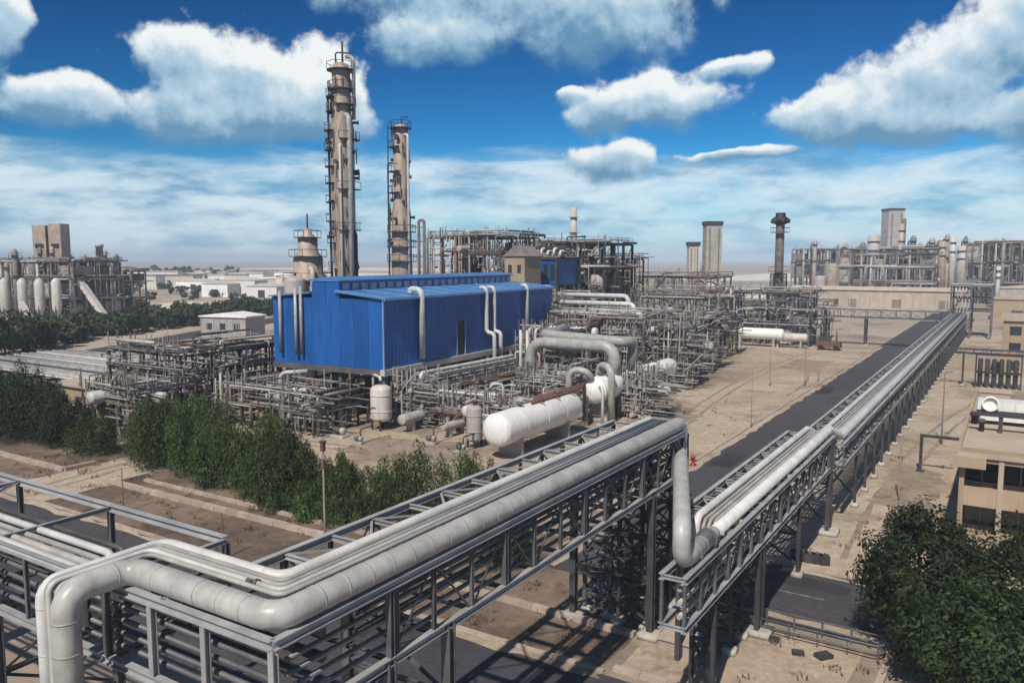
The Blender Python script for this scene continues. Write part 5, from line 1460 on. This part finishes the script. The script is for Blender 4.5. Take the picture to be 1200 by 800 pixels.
# white roofed tank and far sheds on the plain
x, y = loc(269, 206)
e = thing('store_house', 'low white box shaped store before the tree belt', 'store', (x, y, 0))
MB((x, y, 0), radians(14)).box(-6.8, 6.8, -3.5, 4.5, 0, 5.4).build('wall', 'tower_grey', e)
MB((x, y, 0), radians(14)).extr([(-7.2, 5.403), (7.2, 5.403), (7.2, 5.7), (0, 6.5), (-7.2, 5.7)], 'y', -3.9, 4.9).build('roof', 'paint_white', e)
for k in range(8):
    MB((x, y, 0), radians(14)).box(-6.8+k*1.9, -6.65+k*1.9, -3.62, -3.45, 0, 5.4).build('rib', 'tower_grey', e)
for k in range(3):
    MB((x, y, 0), radians(14)).box(-5.2+k*4.2, -3.4+k*4.2, -3.56, -3.4, 2.2, 3.8).build('window', 'glass', e)
for i, (px, D, w, d, h, lab) in enumerate(((250, 430, 16, 12, 7, 'small white shed on the plain beyond the belt'), (278, 470, 22, 14, 8, 'larger white shed on the plain beyond the belt'), (225, 520, 26, 12, 6, 'pale shed furthest out on the plain'), (305, 420, 18, 10, 6, 'pale shed on the plain by the blue house edge'))):
    x, y = loc(px, D)
    e = thing('shed', lab, 'shed', (x, y, 0))
    MB((x, y, 0), .3).box(-w/2, w/2, 0, d, 0, h).build('wall', 'paint_white', e)
    MB((x, y, 0), .3).extr([(-w/2-.4, h+.003), (w/2+.4, h+.003), (0, h+1.6)], 'y', -.4, d+.4).build('roof', 'concrete_pale', e)
    MB((x, y, 0), .3).box(-2, 2, -.08, .1, .05, 4).build('door', 'steel_dark', e)
rs = random.Random(17)
for i in range(18):
    px = 158+i*11.5+rs.uniform(-4, 4); D = rs.uniform(560, 860)
    x, y = loc(px, D)
    w, d, h = rs.uniform(14, 34), rs.uniform(10, 16), rs.uniform(5, 9)
    e = thing('shed', 'pale low building in the far band across the plain', 'shed', (x, y, 0), 'far band of pale buildings')
    an = YAW+rs.uniform(-.3, .3)
    MB((x, y, 0), an).box(-w/2, w/2, 0, d, 0, h).build('wall', ('paint_white', 'concrete_pale', 'beige_roof')[i % 3], e)
    MB((x, y, 0), an).box(-w/2-.5, w/2+.5, -.5, d+.5, h+.003, h+.8).build('roof', ('concrete_pale', 'steel_brown', 'paint_white')[i % 3], e)
for i in range(24):
    px = 150+i*9+rs.uniform(-4, 4); D = rs.uniform(330, 700)
    x, y = loc(px, D)
    tree('low dusty tree dotted over the far plain', (x, y), rs.uniform(3.5, 6), rs.uniform(3, 6), 260, 1.0, 'leaf_far', 'broad', 400+i, 'dusty trees on the far plain', .02, clumps=9)
# ================================================================ left: low pipe field, dark frame, tan wall
e = thing('pipe_field', 'broad field of low pipes on sleepers behind the tree row', 'pipe field', (-112, 70, 0))
rg = random.Random(77)
for k in range(16):
    yy = 61.5+k*1.35
    MB().tube([(-150, yy, 3.2), (-88-rg.uniform(0, 6), yy, 3.2)], rg.uniform(.12, .3), 8).build('pipe', rg.choice(('pipe_grey', 'clad_white', 'clad_tan', 'pipe_dark', 'pipe_grey')), e)
for k in range(12):
    x = -147+k*5
    member(e, 'sleeper', (x, 60.5, 2.75), (x, 82.5, 2.75), .3, .35, 'steel_dark', 'H')
    for yy in (61, 67.5, 74, 81.5):
        member(e, 'post', (x, yy, 0), (x, yy, 2.6), .26, .26, 'steel_dark', 'H')
frame('dark dense pipe frame at the dark end of the blue house', -101, -86, 60.5, 78, [3.0, 5.8, 8.2], 4, 4, 'steel_dark', 95, 60, drums=3, cw=.24, deck=False, pr=(.08, .24))
frame('low dark pump frame in front of the dense pipe frame', -94, -84.6, 53.5, 59.5, [2.6, 4.6], 3, 2, 'steel_dark', 96, 26, drums=2, cw=.22, deck=False, pr=(.08, .2))
e = thing('pump_house', 'tan low pump house seen through the gap in the trees', 'house', (-100, 58, 0))
MB().box(-108, -94.5, 56.5, 59.6, 0, 3.6).build('wall', 'beige', e)
MB().box(-108.4, -94.1, 56.1, 60, 3.603, 3.85).build('roof', 'beige_roof', e)
for x in (-106, -102.4, -98.8):
    MB().box(x, x+1.5, 56.42, 56.6, 1.2, 2.4).build('window', 'glass', e)
MB().box(-96.6, -95.4, 56.42, 56.62, .05, 2.2).build('door', 'steel_brown', e)
# ================================================================ beige office block
def beige_block():
    X0, X1, Y0, Y1, ZT = -2.7, 17, 63.8, 90, 6.6
    e = thing('office_building', 'beige two storey block with recessed window bays and a flat roof', 'building', (X0, Y0, 0))
    MB().box(X0, X1, Y0+1.7, Y1, 0, ZT-.35).build('wall', 'beige', e)
    MB().box(X0-.25, X1, Y0-.3, Y1+.3, ZT-.35, ZT).build('roof', 'beige_roof', e)
    MB().box(X0-.25, X0, Y0-.3, Y1+.3, ZT, ZT+.28).build('parapet', 'beige', e)
    MB().box(X0, X1, Y0-.3, Y0-.05, ZT, ZT+.28).build('parapet', 'beige', e)
    # floor slab edge and balustrade of the upper bays
    MB().box(X0, X1, Y0, Y0+1.7, 3.1, 3.35).build('floor_slab', 'beige', e)
    MB().box(X0+.02, X1, Y0-.08, Y0+.12, 2.75, 4.1).build('balustrade', 'beige', e)
    MB().box(X0+.02, X1, Y0-.08, Y0+.12, 5.9, 6.36).build('fascia', 'beige', e)
    MB().box(X0+.02, X1, Y0-.08, Y0+.12, 0, .85).build('plinth', 'beige', e)
    x = X0; k = 0
    while x < X1:
        MB().box(x, x+.32, Y0-.16, Y0+1.75, 0, ZT-.36).build('pier', 'beige_roof' if k % 2 else 'beige', e)
        for z0, z1 in ((.95, 2.7), (4.15, 5.85)):
            w = MB().box(x+.4, x+2.3, Y0+1.6, Y0+1.68, z0, z1).build('window', 'glass', e)
            MB().box(x+1.31, x+1.39, Y0+1.55, Y0+1.6, z0, z1).build('mullion', 'beige_roof', w)
            MB().box(x+.36, x+2.34, Y0+1.5, Y0+1.62, z0-.1, z0-.003).build('sill', 'beige_roof', w)
        x += 2.35; k += 1
    for j in range(7):
        yy = Y0+3.2+j*3.4
        for z0, z1 in ((1.2, 2.5), (4.4, 5.7)):
            w = MB().box(X0-.04, X0+.05, yy, yy+1.5, z0, z1).build('window', 'glass', e)
            MB().box(X0-.12, X0-.0, yy-.08, yy+1.58, z0-.12, z0-.003).build('sill', 'beige_roof', w)
    MB().box(X0-.5, X0+1.6, Y0-.9, Y0+.2, 5.6, 6.35).build('canopy_box', 'beige', e)
    # roof plant
    c = gp(1178, 497, ZT)
    t = thing('roof_cooler', 'white cooling unit with a dark round fan mouth on the beige roof', 'cooling unit', (c.x, c.y, ZT))
    MB((c.x, c.y, ZT)).box(-2.0, 2.6, -.9, 1.2, .35, 1.9).build('housing', 'paint_white', t)
    MB().lathe((c.x-1.1, c.y-.9, ZT+1.75), (0, -1, 0), [(.62, -.2), (.62, .35), (.5, .35), (.5, .1)], 18).build('fan_collar', 'paint_white', t)
    MB().lathe((c.x-1.1, c.y-.92, ZT+1.75), (0, -1, 0), [(.49, 0), (.49, .06)], 18).build('fan_mouth', 'dark_opening', t)
    for dx in (-1.8, 2.4):
        for dy in (-.7, 1.0):
            member(t, 'leg', (c.x+dx, c.y+dy, ZT), (c.x+dx, c.y+dy, ZT+.36), .14, .14, 'steel_dark')
    MB((c.x, c.y, ZT)).box(-2.05, 2.65, -1.0, -.9, .9, 1.2).build('dark_band', 'steel_dark', t)
    c = gp(1172, 507, ZT)
    t = thing('roof_duct', 'dark flat duct on a stub post beside the roof cooler', 'duct', (c.x, c.y, ZT))
    member(t, 'post', (c.x, c.y, ZT), (c.x, c.y, ZT+1.25), .3, .3, 'steel_dark')
    MB((c.x, c.y, ZT)).box(-2.0, 3.6, -.25, .25, 1.255, 1.5).build('duct', 'steel_dark', t)
    c = gp(1166, 471, ZT)
    t = thing('roof_hatch', 'small tan hatch box towards the back of the beige roof', 'hatch', (c.x, c.y, ZT))
    MB((c.x, c.y, ZT)).box(-1.2, 1.2, -1, 1, 0, 1.0).build('hatch_box', 'beige', t)
    MB((c.x, c.y, ZT)).box(-1.3, 1.3, -1.1, 1.1, 1.003, 1.12).build('lid', 'beige_roof', t)
    for i, (px, py, r_) in enumerate(((1142, 496, .28), (1150, 505, .2), (1195, 488, .25))):
        c = gp(px, py, ZT)
        o = MB().lathe((c.x, c.y, ZT), (0, 0, 1), [(r_, 0), (r_, .7), (r_*1.5, .72), (r_*1.2, .95), (0, 1.05)], 10).build('roof_vent', 'steel_dark')
        tag(o, ('dark mushroom vent at the roof edge of the beige block', 'small dark vent beside the roof duct post', 'dark vent beyond the roof cooler')[i], 'vent')
beige_block()
# second tan building further on
c = gp(1172, 441)
e = thing('site_building', 'tan flat roofed building further along beyond the bottle frame', 'building', (c.x, c.y, 0))
MB((c.x, c.y, 0)).box(0, 16, 0, 14, 0, 9.6).build('wall', 'beige', e)
MB((c.x, c.y, 0)).box(-.4, 16.3, -.4, 14.4, 9.603, 10.2).build('roof', 'beige_roof', e)
for k in range(5):
    for z in (1.2, 4.4, 7.2):
        MB((c.x, c.y, 0)).box(1+k*3, 2.7+k*3, -.05, .06, z, z+1.5).build('window', 'glass', e)
        MB((c.x, c.y, 0)).box(-.05, .06, 1+k*2.6, 2.4+k*2.6, z, z+1.5).build('window', 'glass', e)
# frame of upright gas bottles with a feed bridge
c = gp(1170, 455)
e = thing('bottle_frame', 'dark frame of upright gas bottles beside the tan building', 'bottle frame', (c.x, c.y, 0))
for k in range(6):
    MB().vessel((c.x-2.6+k*.95, c.y, .3), (c.x-2.6+k*.95, c.y, 4.6), .34, 12).build('bottle', 'steel_dark', e)
for x in (-3.2, 2.9):
    for y in (-.6, .6):
        member(e, 'post', (c.x+x, c.y+y, 0), (c.x+x, c.y+y, 5.2), .2, .2, 'steel_dark', 'H')
for y in (-.6, .6):
    for z in (2.4, 5.2):
        member(e, 'beam', (c.x-3.2, c.y+y, z), (c.x+2.9, c.y+y, z), .18, .2, 'steel_dark', 'H')
fb = rack('short pipe bridge from the long rack to the bottle frame', -9.9, c.x+3.5, c.y+1.2, c.y-.4, 5.25, 5.9, 2.2, along='x', light='steel', dark='steel_dark', name='pipe_bridge', sz=.7)
bent(fb, PX, -6.5, c.y-.4, c.y+1.2, 5.2, .22, 'steel_dark', 0)
# hose arm poles on the east yard
def arm_pole(px, py, h, arm, lab, mat='steel_dark'):
    c = gp(px, py)
    e = thing('pipe_post', lab, 'post', (c.x, c.y, 0))
    member(e, 'post', (c.x, c.y, 0), (c.x, c.y, h), .26, .26, mat)
    member(e, 'arm', (c.x, c.y, h-.13), (c.x+arm, c.y, h-.13), .22, .26, mat)
    shared(e, 'base_plate', 1, lambda b: b.box(-.35, .35, -.35, .35, 0, .12), mat, (c.x, c.y, 0))
arm_pole(1078, 552, 3.6, 3.1, 'dark post with a long arm towards the beige block')
# lamp and signal poles
def pole(px, py, ytop, lab, r_=.07, head='lamp', mat='steel'):
    c = gp(px, py)
    D = Vector((-SY, CY)).dot(Vector((c.x, c.y)))
    h = ht(ytop, D)
    e = thing('lamp_pole' if head == 'lamp' else 'pole', lab, 'pole', (c.x, c.y, 0))
    MB().lathe((c.x, c.y, 0), (0, 0, 1), [(r_*1.6, 0), (r_*1.6, .4), (r_, .5), (r_*.7, h)], 8).build('shaft', mat, e)
    if head == 'lamp':
        MB().tube([(c.x, c.y, h), (c.x, c.y, h+.4), (c.x+.9, c.y, h+.5)], r_*.6, 6, .3).build('arm', mat, e)
        MB((c.x+.9, c.y, h+.42)).box(-.1, .55, -.12, .12, 0, .16).build('lamp_head', 'steel_light', e)
    elif head == 'box':
        MB((c.x, c.y, h)).box(-.15, .15, -.12, .12, -1.0, -.4).build('box', 'rust', e)
        MB((c.x, c.y, h)).box(-.13, .13, -.1, .1, -2.2, -1.6).build('box', 'rust', e)
        MB((c.x, c.y, h)).box(-.2, .2, -.16, .16, -.38, -.26).build('hood', 'steel_dark', e)
    return e
pole(381, 634, 512, 'slim pole with rusty boxes in front of the tree row', .09, 'box', 'steel_brown')
pole(880, 501, 432, 'slim pole on the kerb between yard and road', .06, 'none', 'steel_brown')
pole(943, 452, 404, 'slim pole towards the far end of the yard kerb', .07, 'none', 'steel_brown')
pole(902, 452, 408, 'thin pole in the middle of the sandy yard', .06, 'none', 'steel_brown')
pole(1053, 586, 500, 'thin pole among the rack legs on the beige block side', .06, 'none', 'steel_brown')
pole(1103, 520, 440, 'lamp pole between the long rack and the beige block', .07)
pole(145, 600, 548, 'rusty stake at the wall corner by the path', .05, 'none', 'rust')
pole(262, 655, 600, 'rusty stake on the verge below the tree row', .06, 'none', 'rust')
# red hydrant by the rounded kerb, small yard clutter
def hydrant(px, py, lab):
    c = gp(px, py)
    e = thing('hydrant', lab, 'hydrant', (c.x, c.y, 0))
    MB().lathe((c.x, c.y, 0), (0, 0, 1), [(.26, 0), (.26, .1), (.16, .12), (.16, .8), (.24, .82), (.24, .95), (.12, 1.1), (0, 1.15)], 12).build('barrel', 'red_paint', e)
    for s in (-1, 1):
        MB().cyl((c.x, c.y, .65), (c.x+.32*s, c.y, .65), .09, 8).build('outlet', 'red_paint', e)
hydrant(812, 546, 'red hydrant on the sandy corner beside the tall rack end')
c = gp(972, 410)
e = thing('welding_set', 'rusty red machine with an upright stack on the far yard', 'machine', (c.x, c.y, 0))
MB((c.x, c.y, 0)).box(-2.6, 2.4, -1.1, 1.1, .6, 2.0).build('body', 'rust', e)
MB((c.x, c.y, 0)).box(-2.2, .2, -.9, .9, 2.003, 3.1).build('hood', 'steel_dark', e)
MB().cyl((c.x+1.4, c.y, 2), (c.x+1.4, c.y, 4.2), .16, 8).build('exhaust', 'rust', e)
MB().cyl((c.x-1.6, c.y, 3.1), (c.x-1.6, c.y, 4.0), .3, 8).build('air_filter', 'rust', e)
for dx in (-1.7, 1.5):
    for s in (-1, 1):
        MB().cyl((c.x+dx, c.y+s*.85, .6), (c.x+dx, c.y+s*1.2, .6), .6, 14).build('wheel', 'dark_opening', e)
# row of dark blocks under the lower rack
for k in range(5):
    c = gp(932+k*8.5, 655+k*1.5)
    o = MB((c.x, c.y, 0), .1*k).prism([(-.3, -.28), (.3, -.28), (.3, .28), (-.3, .28)], 0, .62).build('ballast_block', 'steel_dark')
    tag(o, ('first', 'second', 'third', 'fourth', 'fifth')[k]+' dark block from the rack columns in a row of five', 'block', 'dark blocks under the lower rack')
    member(o, 'lifting_eye', (c.x, c.y, .6), (c.x, c.y, .78), .12, .12, 'steel')
# guard rail along the cross road verge
e = thing('guard_rail', 'low double pipe guard rail with a rounded end beside the cross road', 'guard rail', (-10, 43.3, 0))
P0, P1 = (-15.4, 43.4), (-4.6, 43.2)
MB().tube([(*P0, .85), (*P1, .85), (P1[0], P1[1]-1.3, .85), (P0[0]+3, P1[1]-1.2, .85)], .055, 8, .5).build('rail', 'steel', e)
MB().tube([(*P0, .45), (*P1, .45), (P1[0], P1[1]-1.3, .45), (P0[0]+3, P1[1]-1.2, .45)], .05, 8, .5).build('rail', 'steel', e)
for k in range(8):
    x = -15+k*1.45
    member(e, 'post', (x, 43.38-.02*k, 0), (x, 43.38-.02*k, .9), .09, .09, 'steel')
    if k > 1: member(e, 'post', (x, 42.0, 0), (x, 42.0, .9), .09, .09, 'steel')
# small junk on the verge
for i, (px, py, s, m_, lab) in enumerate(((905, 750, .35, 'steel_dark', 'dark valve box at the doubled column foot'), (935, 766, .3, 'steel_dark', 'dark valve box beside the concrete apron'), (858, 757, .3, 'steel_dark', 'small dark stub beside the concrete apron edge'), (965, 770, .4, 'steel_dark', 'dark drain box inside the guard rail'))):
    c = gp(px, py)
    o = MB((c.x, c.y, 0), .3*i).prism([(-s, -s*.7), (s, -s*.7), (s, s*.7), (-s, s*.7)], 0, s*.5).build('valve_box', m_)
    tag(o, lab, 'valve box')
    MB((c.x, c.y, 0), .3*i).prism([(-s*.8, -s*.5), (s*.8, -s*.5), (s*.8, s*.5), (-s*.8, s*.5)], s*.5+.003, s*.5+.05).build('lid', 'steel_dark', o)
# scrub and dry tufts scattered over the verges: nobody could count them
rng = np.random.default_rng(9)
n = 7000
pts = []
for (x0, x1, y0, y1, k) in ((-120, -17, 34.3, 42, 1900), (-92, -30, 42, 52, 1600), (-60, -27, 57, 120, 900), (-12, 6, 34, 43.5, 500), (-14, 8, 53, 90, 700)):
    c0 = rng.uniform(0, 1, (k//14, 2))
    cc = c0[rng.integers(0, len(c0), k)]*np.array([x1-x0, y1-y0])+np.array([x0, y0]) + rng.normal(0, .22, (k, 2))
    pts.append(np.column_stack([cc, rng.uniform(.05, .22, k)]))
cen = np.vstack(pts)
nor = rng.normal(0, 1, cen.shape); nor[:, 2] = np.abs(nor[:, 2])*.3
leaf_mat('dry_scrub', (0.10, 0.085, 0.04), (0.24, 0.19, 0.10))
o = leaf_mesh('dry_scrub', cen, nor, .16, .22, 'dry_scrub', None, rng, 2.5)
o['kind'] = 'stuff'; o['label'] = 'dry scrub tufts scattered over verges and yards'; o['category'] = 'scrub'
# ================================================================ air: the far plants fade a little
hz = MB(); hz.box(-6100, 6100, -1600, 7600, -1.0, 62.0)
m = bpy.data.materials.new('haze')
m.use_nodes = True
m.node_tree.nodes.clear()
ht_ = NT(m.node_tree)
vo = ht_.n('ShaderNodeVolumePrincipled')
vo.inputs['Color'].default_value = (0.74, 0.86, 1.0, 1)
vo.inputs['Density'].default_value = 0.0003
vo.inputs['Anisotropy'].default_value = -0.3
mo = ht_.n('ShaderNodeOutputMaterial')
m.node_tree.links.new(vo.outputs[0], mo.inputs['Volume'])
MATS['haze'] = m
o = hz.build('haze', 'haze', kind='stuff')
o['label'] = 'thin pale haze over the whole plant'
o['category'] = 'haze'
